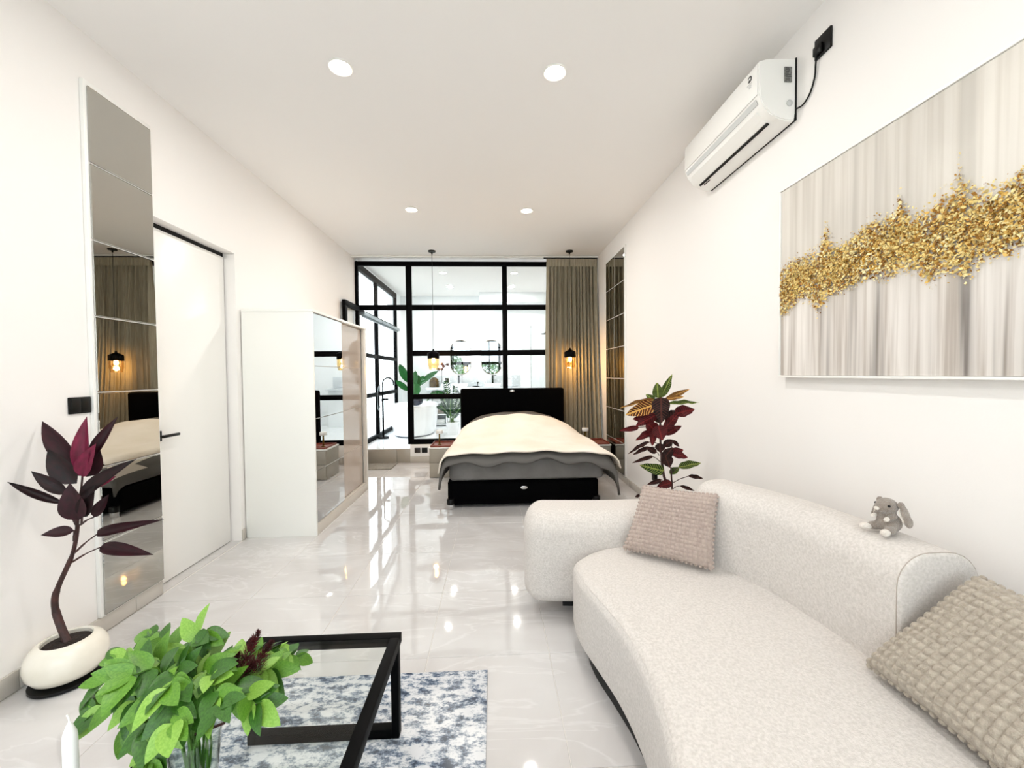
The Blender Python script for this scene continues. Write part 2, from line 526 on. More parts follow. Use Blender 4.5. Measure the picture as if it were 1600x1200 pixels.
def rrect(x0, x1, y0, y1, r, n=6):
    out = []
    for cx, cy, a0 in ((x1-r, y1-r, 0), (x0+r, y1-r, 90), (x0+r, y0+r, 180), (x1-r, y0+r, 270)):
        for k in range(n+1):
            a = radians(a0+90*k/n); out.append((cx+r*cos(a), cy+r*sin(a)))
    return out

def copy_tree(o, parent=None, **kw):
    c = o.copy(); COL.objects.link(c); c.parent = parent
    for ch in list(o.children): copy_tree(ch, c)
    for k, v in kw.items(): c[k] = v
    return c

# leaves: normalised to length 1 along +Y and width 1, shared mesh data
LEAF = {}
def leaf_mesh(key, m, shape, bend=.15, fold=.12, wave=0, n=9, petiole=0):
    if (key, m) in LEAF: return LEAF[(key, m)]
    b = bmesh.new(); rows = []
    for i in range(n+1):
        t = i/n
        if petiole and t < petiole: w = .03
        else:
            u = (t-petiole)/(1-petiole)
            w = shape(u)
        z = -bend*t*t+wave*.03*sin(t*14)
        zz = fold*w*.5
        rows.append([b.verts.new((x*w*.5, t, z+(zz if x else 0)+(wave*.02*sin(t*20+x*2) if x else 0))) for x in (-1, 0, 1)])
    for i in range(n):
        for j in range(2):
            b.faces.new((rows[i][j], rows[i][j+1], rows[i+1][j+1], rows[i+1][j]))
    me = bpy.data.meshes.new('leaf'); b.to_mesh(me); b.free()
    me.materials.append(M[m]); me.polygons.foreach_set('use_smooth', [True]*len(me.polygons))
    LEAF[(key, m)] = me
    return me
sh_lance = lambda u: max(.02, (sin(pi*min(1, u**.75)))**.9)
sh_ovate = lambda u: max(.03, sin(pi*u**.7)**.75)
sh_paddle = lambda u: max(.03, sin(pi*u**1.05)**.6)

def put_leaf(me, base, tip, width, nhint, parent, name='leaf', roll=0):
    base, tip = Vector(base), Vector(tip)
    y = tip-base; L_ = y.length; y.normalize()
    n = Vector(nhint); z = (n-y*n.dot(y))
    if z.length < 1e-3: z = Vector((0.1, 0, 1))-y*y.z
    z.normalize()
    if roll: z = Matrix.Rotation(roll, 3, y) @ z
    x = y.cross(z).normalized()
    m = Matrix((x*width, y*L_, z*L_)).transposed().to_4x4()
    m.translation = base-origin(parent)
    o = bpy.data.objects.new(name, me); COL.objects.link(o); o.parent = parent; o.matrix_local = m
    return o

# ================================================================== SETTING
# --- floor with individual tiles
fl = struct('floor')
box('grout_bed', (XL-.2, YR, -.08), (XR+.1, YF, -.003), 'grout', fl)
TM = {}
def tile(parent, x0, x1, y0, y1, z, m, axis='Z', th=.012, tilt=.0005):
    w, d = round(x1-x0-.003, 3), round(y1-y0-.003, 3)
    if w < .01 or d < .01: return
    key = (w, d, m, th)
    if key not in TM:
        g = bmesh.new(); e = .0015
        lo = [g.verts.new((sx*w/2, sy*d/2, -th)) for sx, sy in ((-1, -1), (1, -1), (1, 1), (-1, 1))]
        mi = [g.verts.new((sx*w/2, sy*d/2, -e)) for sx, sy in ((-1, -1), (1, -1), (1, 1), (-1, 1))]
        hi = [g.verts.new((sx*(w/2-e), sy*(d/2-e), 0)) for sx, sy in ((-1, -1), (1, -1), (1, 1), (-1, 1))]
        g.faces.new(hi)
        for A, B in ((lo, mi), (mi, hi)):
            for i in range(4): g.faces.new((A[i], A[(i+1) % 4], B[(i+1) % 4], B[i]))
        me = bpy.data.meshes.new('tile'); g.to_mesh(me); g.free(); me.materials.append(M[m]); TM[key] = me
    o = bpy.data.objects.new('tile', TM[key]); COL.objects.link(o); o.parent = parent
    c = Vector(((x0+x1)/2, (y0+y1)/2, z))
    if axis == 'Z':
        o.location = c-origin(parent); o.rotation_euler = (random.uniform(-tilt, tilt), random.uniform(-tilt, tilt), 0)
    return o
def tiles(parent, X0, X1, Y0, Y1, ox, oy, step, z, m):
    i0 = math.floor((X0-ox)/step); j0 = math.floor((Y0-oy)/step)
    for i in range(i0, math.ceil((X1-ox)/step)):
        for j in range(j0, math.ceil((Y1-oy)/step)):
            a, b = max(X0, ox+i*step), min(X1, ox+(i+1)*step)
            c, d = max(Y0, oy+j*step), min(Y1, oy+(j+1)*step)
            if b-a > .02 and d-c > .02: tile(parent, a, b, c, d, z, m)
tiles(fl, XL, XR, YR, YF, -.337, 1.996, .6, 0, 'tile')
box('threshold_tile', (XL-.1, 2.70, -.01), (XL, 3.54, 0), 'tile', fl)

bf = struct('floor_bathroom')
box('floor_slab', (XL-.05, YF+.02, -.1), (XR, YB, ZB-.012), 'bathtile', bf)
tiles(bf, XL, XR, YF, YB, -1.54, YF, .6, ZB, 'bathtile')
# step riser tiles at the doorway
for a, b in ((XL, -1.545), (-1.541, -1.33)):
    G().box((a, YF-.012, .002), (b, YF+.02, ZB-.013), .002).make('riser_tile', 'riser', bf)

# --- walls
wl = struct('wall_left')
g = G().box((XL-.22, YR, -.1), (XL, 2.70, H)).box((XL-.22, 3.54, -.1), (XL, YF+.05, H)).box((XL-.22, 2.70, 2.42), (XL, 3.54, H))
g.make('plaster', 'wall', wl, smooth=False)
wr = struct('wall_right')
G().box((XR, YR, -.1), (XR+.2, YB+.2, H)).make('plaster', 'wall', wr, smooth=False)
wb = struct('wall_back')
G().box((XL-.2, YB, -.1), (XR, YB+.2, H)).make('plaster', 'bathwall', wb, smooth=False)
ce = struct('ceiling')
G().box((XL-.3, YR-.3, H), (XR+.2, YB+.2, H+.2)).make('plaster', 'ceil', ce, smooth=False)
G().box((-.30, YB-.5, H-.22), (XR, YB, H), .002).make('beam', 'bathwall', ce)

# low wall under the partition
wp = struct('wall_partition')
box('plaster', (-1.33, YF-.01, .10), (XR, YF+.06, .288), 'wall', wp, .003)
x = -1.33
while x < XR:
    e = min(x+.6, XR); G().box((x+.0015, YF-.022, .002), (e-.0015, YF-.01, .10), .0015).make('skirting_tile', 'skirt', wp); x += .6

def baseboard(name, x, s, segs, hgt=.085):
    o = struct(name)
    for y0, y1 in segs:
        y = y0
        while y < y1-.02:
            e = min(y+.6, y1)
            G().box((min(x, x+s*.012), y+.0015, .002), (max(x, x+s*.012), e-.0015, hgt), .0015).make('skirting_tile', 'skirt', o)
            y += .6
baseboard('baseboard_left', XL, 1, [(YR, 2.70), (3.54, 3.585), (5.10, YF)], .092)
baseboard('baseboard_right', XR, -1, [(YR, YF-.03)], .08)

# trim rail at the ceiling in front of the partition
t = struct('trim_1')
box('rail', (XL, YF-.16, H-.028), (XR, YF-.10, H-.002), 'white', t, .003)
box('track', (.80, YF-.155, H-.036), (XR-.01, YF-.105, H-.029), 'blackg', t)

# --- interior black steel partition with panes
w1 = struct('window_1')
FD = .05
def bar(x0, x1, z0, z1, par=w1, y=YF, d=FD, m='black'):
    return G().box((x0, y, z0), (x1, y+d, z1), .003).make('frame_bar', m, par)
VX = [(-1.365, -1.275), (.15, .23), (1.576, 1.654)]
bar(XL+.001, XR-.001, 3.105, 3.175)
for a, b in VX: bar(a, b, .29, 3.105)
bar(XL+.001, -1.365, 2.415, 2.495); bar(-1.275, .15, 2.415, 2.495); bar(.23, 1.576, 2.415, 2.495)
bar(XL+.001, XL+.045, 2.495, 3.105)
for z0, z1 in ((1.69, 1.775), (1.005, 1.085)):
    bar(-1.275, .15, z0, z1); bar(.23, 1.576, z0, z1)
bar(-1.275, .15, .29, .37); bar(.23, 1.576, .29, .37)
for xa, xb in ((-1.275, .15), (.23, 1.576)):
    for z0, z1 in ((.37, 1.005), (1.085, 1.69), (1.775, 2.415), (2.495, 3.105)):
        G().box((xa, YF+.02, z0), (xb, YF+.026, z1)).make('pane', 'pane', w1, smooth=False)
G().box((XL+.045, YF+.02, 2.495), (-1.365, YF+.026, 3.105)).make('pane', 'pane', w1, smooth=False)

# --- side glazing of the bathroom
w2 = struct('window_2')
XG = XL-.05
def gbar(y0, y1, z0, z1): return G().box((XG, y0, z0), (XG+.06, y1, z1), .003).make('frame_bar', 'black', w2)
ys = [6.585, 7.70, 9.17]
gbar(6.585, 9.27, 3.10, 3.20); gbar(6.585, 9.27, ZB, ZB+.07)
for y in (6.585, 7.70, 9.19): gbar(y, y+.08, ZB+.07, 3.10)
for z in (2.40, 1.70, 1.0):
    gbar(6.665, 7.70, z, z+.07); gbar(7.78, 9.19, z, z+.07)
for ya, yb in ((6.665, 7.70), (7.78, 9.19)):
    for z0, z1 in ((ZB+.07, 1.0), (1.07, 1.70), (1.77, 2.40), (2.47, 3.10)):
        G().box((XG+.02, ya, z0), (XG+.026, yb, z1)).make('pane', 'pane', w2, smooth=False)
ws = struct('wall_bathroom')
G().box((XL-.2, 9.27, -.1), (XL, YB, H)).box((XL-.2, 6.53, 3.20), (XL, 9.27, H)).make('plaster', 'bathwall', ws, smooth=False)

# --- rear facade behind the camera: black framed glazing onto the garden
w3 = struct('window_3')
def rbar(x0, x1, z0, z1): return G().box((x0, YR-.08, z0), (x1, YR-.02, z1), .003).make('frame_bar', 'black', w3)
rbar(XL, XR, 3.1, 3.2); rbar(XL, XR, 0, .06)
xs = [XL, -1.2, -.25, .71, XR-.06]
for x in xs: rbar(x, x+.06, .06, 3.1)
for a, b in zip(xs, xs[1:]):
    rbar(a+.06, b, 2.35, 2.41)
    for z0, z1 in ((.06, 2.35), (2.41, 3.1)):
        G().box((a+.06, YR-.055, z0), (b, YR-.049, z1)).make('pane', 'pane', w3, smooth=False)

# --- white flush door in the left wall
d1 = struct('door_1')
G().box((-2.27, 2.705, .006), (-2.232, 3.525, 2.385), .002).make('door_leaf', 'white', d1)
G().box((-2.31, 2.70, .004), (-2.275, 3.54, 2.42)).make('gap_shade_backing', 'shadow', d1)  # dark sheet standing in for the shade behind the door gap
G().box((-2.262, 3.5265, .006), (-2.245, 3.54, 2.42)).box((-2.262, 2.70, 2.388), (-2.245, 3.54, 2.42)).make('door_gap_shade', 'shadow', d1)  # dark strips painted in as the shadow gap at top and side
G().box((-2.232, 2.775, .965), (-2.222, 2.835, 1.035), .004).tube([(-2.225, 2.80, 1.0), (-2.185, 2.80, 1.0)], .009).box((-2.192, 2.785, .990), (-2.176, 2.935, 1.010), .006).make('door_handle', 'blackg', d1)

# --- black framed glass door, swung open against the left wall
d2 = struct('door_2')
XD0, XD1 = -2.12, -2.07
def dbar(y0, y1, z0, z1): return G().box((XD0, y0, z0), (XD1, y1, z1), .003).make('frame_bar', 'black', d2)
dbar(5.88, 6.50, 2.385, 2.465); dbar(5.88, 6.50, .01, .09)
dbar(5.88, 5.96, .09, 2.385); dbar(6.42, 6.50, .09, 2.385)
dbar(5.96, 6.42, 1.02, 1.07); dbar(5.96, 6.42, 1.70, 1.75)
for z0, z1 in ((.09, 1.02), (1.07, 1.70), (1.75, 2.385)):
    G().box((-2.098, 5.96, z0), (-2.092, 6.42, z1)).make('pane', 'pane', d2, smooth=False)

# ================================================================== OUTDOORS
t = struct('ground')
G().box((-12, -12, -.2), (XL-.22, 14, -.05)).make('paving_left', 'paving', t, smooth=False)
G().box((XL-.22, -12, -.2), (8, YR-.1, -.05)).make('paving_rear', 'paving', t, smooth=False)
def leafy(name, c, r, n, m, parent, seed, sz=.12):
    rnd = random.Random(seed); g = G()
    for i in range(n):
        a, b, q = rnd.uniform(0, 2*pi), rnd.uniform(-1, 1), rnd.uniform(.55, 1)**.5
        s_ = (1-b*b)**.5
        p = V(c[0]+r[0]*q*s_*cos(a), c[1]+r[1]*q*s_*sin(a), c[2]+r[2]*q*b)
        d = V(rnd.gauss(0, 1), rnd.gauss(0, 1), rnd.gauss(0, .7)).normalized()
        e = d.cross(V(rnd.gauss(0, 1), rnd.gauss(0, 1), 1)).normalized()
        k = sz*rnd.uniform(.6, 1.2)
        g.poly([p, p+d*k*.5+e*k*.28, p+d*k, p+d*k*.5-e*k*.28])
    o = g.make(name, m, parent, smooth=False, recalc=False); o['kind'] = 'stuff'; return o
for i, (x, y, r, h) in enumerate([(-2.6, -5.6, 1.0, 1.5), (-.4, -5.9, 1.0, 1.2), (1.8, -5.7, 1.0, 1.45)]):
    t = thing('garden_shrub', ['broad green shrub left of the garden view behind the room', 'low green shrub in the middle of the garden behind the room', 'tall green shrub right of the garden view behind the room'][i], 'shrub', (x, y, -.05), 'shrubs outside the rear glazing')
    G().tube([(x, y, -.05), (x+.05, y, h*.6), (x, y+.05, h)], [.05, .04, .02], 8).make('stem', 'stemr', t)
    leafy('foliage', (x, y, h*.95), (r, .7, h*.85), 1500, 'hedge', t, i, .2)
for i, (x, y, h) in enumerate([(-4.0, 8.2, 1.0), (-4.3, 10.2, 1.1)]):
    t = thing('patio_shrub', ['round pale green shrub outside the bathroom glazing, nearer one', 'round pale green shrub outside the bathroom glazing, farther one'][i], 'shrub', (x, y, -.05), 'shrubs outside the bathroom')
    G().tube([(x, y, -.05), (x, y+.03, h*.5), (x, y, h)], [.04, .03, .015], 8).make('stem', 'stemr', t)
    leafy('foliage', (x, y, h*.8), (.55, .55, h*.6), 700, 'hedge', t, 20+i, .14)
t = struct('wall_garden')
box('plaster', (-6.2, 3, -.1), (-6.0, 14, 1.9), 'wall', t)

# ================================================================== CEILING LIGHTS
nm = {(0, 0): 'round ceiling downlight glowing above the coffee table end, left of the pair', }
lab = ['warm round downlight in the ceiling above the camera, left one', 'warm round downlight in the ceiling above the camera, right one',
       'large bright round downlight in the ceiling, left one nearest the camera', 'large bright round downlight in the ceiling, right one nearest the camera',
       'smaller bright round downlight in the ceiling, left one nearer the bed', 'smaller bright round downlight in the ceiling, right one nearer the bed',
       'faint bathroom downlight seen through the glass, left one of the front pair', 'faint bathroom downlight seen through the glass, right one of the front pair',
       'faint bathroom downlight near the vanity wall, left one', 'faint bathroom downlight near the vanity wall, right one']
for i, (x, y) in enumerate(SPOTS):
    t = thing('ceiling_downlight', lab[i], 'ceiling light', (x, y, H), 'round downlights in the ceiling')
    G().lathe((x, y, H), [(.070, 0), (.072, -.006), (.066, -.010), (.058, -.006), (.057, -.001)], 32).make('trim_ring', 'white', t)
    G().lathe((x, y, H-.003), [(.0001, -.001), (.057, -.001)], 32).make('lens', 'spot', t)
    if True:
        ld = bpy.data.lights.new('spot_light', 'AREA'); ld.shape = 'DISK'; ld.size = .09; ld.energy = SPOT_W*(1 if y < 7 else 1.2); ld.color = (1, .975, .945)
        lo = bpy.data.objects.new('spot_light', ld); COL.objects.link(lo); lo.parent = t; lo.location = (0, 0, -.012)

# ================================================================== LEFT WALL MIRROR
MP = .4065
t = thing('wall_mirror', 'tall single column of square smoked mirror panels on the left wall', 'mirror', (XL, 2.49, .092))
G().box((XL, 2.275, .094), (XL+.02, 2.70, 2.965), .002).make('backing_board', 'white', t)
for k in range(7):
    z0 = .10+k*MP
    g = G(); y0, y1 = 2.293, 2.692; z1 = z0+MP-.007
    g.box((XL+.0205, y0, z0), (XL+.026, y1, z1), .004, 1).make('mirror_panel', 'mirror', t, smooth=False)

t = thing('wall_mirror', 'tall two-column grid of smoked mirror panels on the right wall by the curtain', 'mirror', (XR, 5.45, .082))
G().box((XR-.02, 5.02, .085), (XR, 5.865, 2.98), .002).make('backing_board', 'white', t)
for c in range(2):
    for k in range(7):
        z0 = .095+k*.41; y0 = 5.04+c*.409
        G().box((XR-.026, y0, z0), (XR-.0205, y0+.4, z0+.402), .003, 1).make('mirror_panel', 'mirror', t, smooth=False)

# light switch, left wall
t = thing('light_switch', 'black rectangular light switch on the left wall beside the mirror', 'switch', (XL, 2.215, 1.21))
G().box((XL, 2.160, 1.21), (XL+.010, 2.272, 1.295), .003).make('plate', 'blackg', t)
G().box((XL+.010, 2.168, 1.217), (XL+.014, 2.215, 1.288), .002).make('rocker', 'blackg', t)
G().box((XL+.010, 2.217, 1.217), (XL+.014, 2.264, 1.288), .002).make('rocker', 'blackg', t)

# ================================================================== WARDROBE
WX0, WX1, WY0, WY1, WZ = XL+.01, -1.545, 3.59, 5.06, 1.965
t = thing('sliding_wardrobe', 'white two-door sliding wardrobe with mirrored front against the left wall', 'wardrobe', (-1.84, 4.32, 0))
box('side_panel', (WX0, WY0, .0), (WX1, WY0+.022, WZ-.022), 'ward', t, .002)
box('side_panel', (WX0, WY1-.03, .0), (WX1, WY1, WZ-.022), 'ward', t, .002)
box('top_panel', (WX0, WY0-.004, WZ-.022), (WX1+.004, WY1, WZ), 'ward', t, .002)
box('back_panel', (WX0, WY0+.022, .02), (WX0+.01, WY1-.03, WZ-.022), 'ward', t)
box('plinth', (WX1-.03, WY0+.022, .0), (WX1-.002, WY1-.03, .085), 'wardf', t, .002)
G().box((WX1-.035, WY1-.075, .085), (WX1-.0005, WY1-.03, WZ-.022), .002).make('front_stile', 'wardf', t)
box('inner_rail', (WX1-.06, WY0+.022, .085), (WX1-.005, WY1-.075, .097), 'wardf', t, .001)
def sdoor(y0, y1, x, m, lab_):
    d = G().box((x-.022, y0, .10), (x-.003, y1, WZ-.027), .001).make('sliding_door', 'wardf', t); d['label'] = lab_
    n = 4; hh = (WZ-.027-.10)/n
    for k in range(n):
        G().box((x-.003, y0+.012, .10+k*hh+.002), (x+.002, y1-.012, .10+(k+1)*hh-.002), .001, 1).make('door_panel', m, d, smooth=False)
sdoor(WY0+.024, 4.30, WX1-.012, 'mirrorw', 'sliding door with four mirror panels')
sdoor(4.28, WY1-.077, WX1-.040, 'greige', 'sliding door with four glossy greige panels')

# ================================================================== AIR CONDITIONER
t = thing('air_conditioner', 'white wall-mounted split air conditioner high on the right wall', 'air conditioner', (XR, 2.6, 2.75))
AC = t
AY0, AY1 = 2.18, 3.04
prof = [(1.652, 3.085), (1.50, 3.082), (1.452, 3.068), (1.446, 3.05), (1.450, 2.885), (1.470, 2.84), (1.508, 2.79), (1.560, 2.762), (1.610, 2.75), (1.645, 2.755), (1.652, 2.79)]
g = G()
ra = [g.b.verts.new((x, AY0, z)) for x, z in prof]; rb = [g.b.verts.new((x, AY1, z)) for x, z in prof]
g.bridge(ra, rb); g.b.faces.new(ra); g.b.faces.new(rb[::-1])
bmesh.ops.recalc_face_normals(g.b, faces=g.b.faces)
bmesh.ops.bevel(g.b, geom=[e for e in g.b.edges if abs(e.verts[0].co.y-e.verts[1].co.y) < .01], offset=.006, segments=2, affect='EDGES')
g.make('casing', 'whitep', t, ang=30)
G().box((1.649, AY0-.002, 2.7545), (XR, AY1+.002, 3.087)).make('wall_plate', 'shadow', t)
# front cover, louvre, black slot, silver line
G().box((1.4425, AY0+.012, 2.895), (1.4475, AY1-.012, 3.05), .002).make('front_cover', 'whitep', t)
def slat(a, b, y0, y1, th, name, m):
    a = V(a[0], 0, a[1]); b = V(b[0], 0, b[1]); d = (b-a).normalized(); n = V(d.z, 0, -d.x)
    if n.x > 0 and n.z > 0: n = -n
    if n.z > 0: n = -n
    g = G(); q = [a, b, b+n*th, a+n*th]
    A = [g.b.verts.new((p.x, y0, p.z)) for p in q]; B = [g.b.verts.new((p.x, y1, p.z)) for p in q]
    g.bridge(A, B); g.b.faces.new(A); g.b.faces.new(B[::-1]); return g.make(name, m, t, smooth=False)
slat((1.449, 2.880), (1.462, 2.855), AY0+.03, AY1-.02, .003, 'silver_strip', 'greyp')
slat((1.474, 2.832), (1.530, 2.778), AY0+.06, AY1-.05, .006, 'louvre', 'whitep')
slat((1.533, 2.7765), (1.547, 2.769), AY0+.06, AY1-.05, .005, 'air_slot', 'shadow')
slat((1.553, 2.765), (1.558, 2.762), AY1-.16, AY1-.08, .004, 'indicator', 'shadow')
lb = G().box((1.585, AY0-.0065, 2.955), (1.625, AY0-.0005, 3.035), .0005).make('spec_sticker', 'label', t); lb['label'] = 'grey printed specification sticker'
for k in range(8):
    z = 2.962+k*.009
    G().box((1.589, AY0-.0072, z), (1.589+random.uniform(.012, .032), AY0-.0064, z+.004)).make('print_line', 'ink', lb, smooth=False)
G().lathe((1.615, AY0-.001, 2.845), [(.017, 0), (.017, -.004), (.013, -.005), (.011, -.001), (.0001, -.001)], 24, axis='Y').make('pipe_cap', 'greyp', t)
# swirl logo with small print under it on the front
lg = G()
pts = [(1.4415, AY0+.075+.016*cos(a)*k, 3.018+.014*sin(a)*k) for a, k in [(radians(40+i*25), 1-.0*i) for i in range(12)]]
lg.tube(pts, [.0022+.0018*sin(pi*i/11) for i in range(12)], 6)
lg.ball((1.4415, AY0+.078, 3.012), (.002, .006, .006), 8)
lg.make('logo', 'ink', t)
g = G()
for (a, b, z) in ((.056, .098, 2.990), (.060, .085, 2.978), (.062, .080, 2.968)):
    g.box((1.4412, AY0+a, z), (1.4424, AY0+b, z+.0045))
g.make('logo_print', 'greyp', t, smooth=False)

t = thing('power_outlet', 'small black power outlet high on the right wall above the air conditioner cord', 'outlet', (XR, 1.995, 3.0))
G().box((XR-.012, 1.945, 2.965), (XR, 2.045, 3.065), .003).make('plate', 'blackg', t)
G().box((XR-.03, 1.985, 2.975), (XR-.012, 2.035, 3.02), .004).make('plug', 'blackg', t)
c = G().tube(bez([(XR-.02, 2.02, 2.98), (XR-.012, 2.035, 2.94), (XR-.008, 2.045, 2.89), (XR-.008, 2.075, 2.83), (XR-.01, 2.12, 2.80), (XR-.015, 2.165, 2.805)], 8), .0042, 8).make('power_cord', 'blackg', AC)
t = thing('power_outlet', 'small black wall outlet low on the right wall behind the croton', 'outlet', (XR, 4.12, .28))
G().box((XR-.010, 4.06, .27), (XR, 4.19, .40), .003).make('plate', 'blackg', t)
G().box((XR-.013, 4.08, .285), (XR-.010, 4.17, .385), .003).make('socket_face', 'blackg', t)

# ================================================================== PAINTING
PY0, PY1, PZ0, PZ1 = .60, 2.24, 1.372, 2.395
t = thing('wall_painting', 'large canvas with a gold leaf band over grey vertical streaks on the right wall', 'painting', (XR, 1.4, PZ0))
G().box((XR-.036, PY0, PZ0), (XR-.004, PY1, PZ1), .002).make('canvas', 'canvas', t)
fw = .012
for lo, hi in (((XR-.042, PY0-fw, PZ0-fw), (XR-.001, PY1+fw, PZ0-.001)), ((XR-.042, PY0-fw, PZ1+.001), (XR-.001, PY1+fw, PZ1+fw)),
               ((XR-.042, PY0-fw, PZ0), (XR-.001, PY0-.001, PZ1)), ((XR-.042, PY1+.001, PZ0), (XR-.001, PY1+fw, PZ1))):
    box('frame_strip', lo, hi, 'white', t, .001)
# gold band, read as Y -> (lower, upper) height
def onwall(u, v):
    d = CR @ Vector(((u-800)/F_PX, -(v-600)/F_PX, -1)); k = (XR-.04)/d.x
    return (d.y*k, CAMH+d.z*k)
UP = [onwall(*q) for q in [(1219, 420), (1240, 402), (1262, 395), (1280, 385), (1292, 352), (1303, 385), (1330, 372), (1352, 348), (1375, 340), (1398, 330), (1406, 300), (1416, 330), (1440, 332), (1462, 312), (1482, 300), (1500, 258), (1514, 285), (1535, 292), (1560, 290), (1580, 275), (1600, 262)]]
LO = [onwall(*q) for q in [(1219, 497), (1232, 492), (1248, 472), (1262, 468), (1279, 495), (1290, 475), (1310, 458), (1335, 450), (1360, 438), (1385, 442), (1410, 425), (1432, 425), (1452, 452), (1470, 430), (1500, 438), (1520, 440), (1540, 408), (1570, 405), (1600, 392)]]
def interp(T, y):
    T = sorted(T)
    if y <= T[0][0]:
        return T[0][1]+(T[0][0]-y)*.05*sin(y*30)
    for a, b in zip(T, T[1:]):
        if a[0] <= y <= b[0]: return a[1]+(b[1]-a[1])*(y-a[0])/(b[0]-a[0]+1e-9)
    return T[-1][1]
rnd = random.Random(3)
gs = [G(), G(), G()]
cnt = 0
while cnt < 17000:
    y = rnd.uniform(PY0+.005, PY1-.004); lo, up = interp(LO, y), interp(UP, y)
    q = rnd.gauss(.5, .27)
    if q < -.06 or q > 1.12: continue
    if (q < .0 or q > 1.0) and rnd.random() < .6: continue
    z = lo+(up-lo)*q
    sz = rnd.uniform(.003, .0095)*(1.0 if .05 < q < .95 else .6)
    a = rnd.uniform(0, 2*pi); th = rnd.uniform(-.7, .7); ph = rnd.uniform(-.7, .7)
    R3 = Matrix.Rotation(a, 3, 'X') @ Matrix.Rotation(th, 3, 'Y') @ Matrix.Rotation(ph, 3, 'Z')
    c0 = V(XR-.0395-rnd.uniform(0, .006), y, z)
    k = rnd.random(); edge = abs(q-.5)
    i = 1 if k < (.33-.25*edge) else (2 if k > .72-.5*edge else 0)
    g = gs[i]
    w = sz*rnd.uniform(.45, .8)
    g.poly([c0+R3@V(0, -sz, -w*.3), c0+R3@V(-.001, 0, -w), c0+R3@V(0, sz, w*.3), c0+R3@V(.001, 0, w)])
    cnt += 1
for g, m in zip(gs, ('leafgold', 'leafgold2', 'leafgold3')):
    o = g.make('gold_flakes', m, t, smooth=False, recalc=False); o['kind'] = 'stuff'

# ================================================================== BED
BX0, BX1, BY0, BY1 = -.49, 1.10, 4.235, 6.16
t = thing('double_bed', 'double bed with black velvet base and headboard under a cream blanket', 'bed', (.305, 5.2, 0))
G().soft(rrect(BX0, BX1, BY0, BY1, .05), .035, .275, .02, .02).make('bed_base', 'blackfab', t)
for x in (BX0+.035, BX1-.035):
    for y in (BY0-.012, BY1-.10):
        lg = G().lathe((x, y, .052), [(.0001, 0), (.040, 0), (.042, .004), (.042, .05), (.038, .056), (.0001, .056)], 24).make('leg', 'blackg', t)
        G().lathe((x, y, 0), [(.0001, 0), (.034, 0), (.037, .006), (.037, .05), (.0001, .051)], 24).make('leg_cap', 'chrome', lg)
hb = G().soft(rrect(BX0-.012, BX1-.03, 6.17, 6.29, .03), .05, 1.175, .03, .01).make('headboard', 'blackfab', t)
for (x, y, z, s_) in ((.28, 6.168, 1.135, 1), (.307, 4.2335, .205, 1)):
    e = G().ball((x, y, z), (.036, .004, .017), 20).make('emblem', 'chrome', t); e['label'] = 'small oval silver badge'
G().soft(rrect(BX0+.015, BX1+.06, BY0+.015, BY1-.01, .06), .278, .525, .05, .04).make('mattress', 'sheet', t)
# pillows under the bedding
G().ball((-.06, 5.86, .60), (.33, .2, .085), 20).ball((.70, 5.86, .60), (.33, .2, .085), 20).make('pillow', 'sheet', t)

def cloth(x0f, x1f, y0, y1, hemf, hemL, hemR, lift, name, m, seed, nx=90, ny=80, thick=.02, headz=.0):
    """a bed cover: rises over the mattress, bulges over the pillows, drops at the sides and the foot"""
    rnd = random.Random(seed); P = []
    xm0, xm1 = BX0+.02, BX1+.05
    ph = [rnd.uniform(0, 6) for _ in range(8)]
    for j in range(ny+1):
        v = j/ny; row = []
        yy = y0+(y1-y0)*v
        xa = x0f+.11*min(1, v*1.25); xb = x1f-.16*min(1, v*1.25)
        for i in range(nx+1):
            u = i/nx; x = xa+(xb-xa)*u
            head = max(0, min(1, (yy-4.9)/1.0)); head = head*head*(3-2*head)
            cx = (x-.32)/.80
            top = .545+lift+.03*(1-cx*cx)+headz*head*max(0, 1-abs(cx)**3.2)+.006*sin(9*x+4*yy+ph[0])*sin(5*yy+ph[1])+.004*sin(17*x-6*yy+ph[2])
            # side drop
            z = top
            if x < xm0:
                q = min(1, (xm0-x)/max(.001, xm0-xa)); dz = hemL*(1-v*.2); z = top-.03*q-(dz)*(1-math.sqrt(max(0, 1-q**2.4)))
            if x > xm1:
                q = min(1, (x-xm1)/max(.001, xb-xm1)); dz = hemR*(1-v*.35); z = top-.03*q-dz*(1-math.sqrt(max(0, 1-q**2.4)))
            # foot drop
            if yy < BY0+.08:
                q = (BY0+.08-yy)/(BY0+.08-y0); drop = hemf*(1+.22*sin(6*x+ph[3])+.22*sin(15*x+ph[4])+.5*max(0, u-.86)/.14)
                z -= drop*(1-math.sqrt(max(0, 1-min(1, q)**2.2)))
            y_ = yy+.012*sin(8*x+ph[5])*(1-v)
            row.append(V(x, y_, z))
        P.append(row)
    g = G(); g.grid(P); o = g.make(name, m, t, ang=80)
    md = o.modifiers.new('thick', 'SOLIDIFY'); md.thickness = thick; md.offset = 1
    return o
cloth(-.545, 1.27, 4.13, 6.14, .085, .20, .24, 0, 'duvet', 'duvet', 1, headz=.225, thick=.025)
cloth(-.555, 1.285, 4.10, 5.70, .012, .14, .11, .040, 'blanket', 'cream', 1, headz=.225, thick=.014)

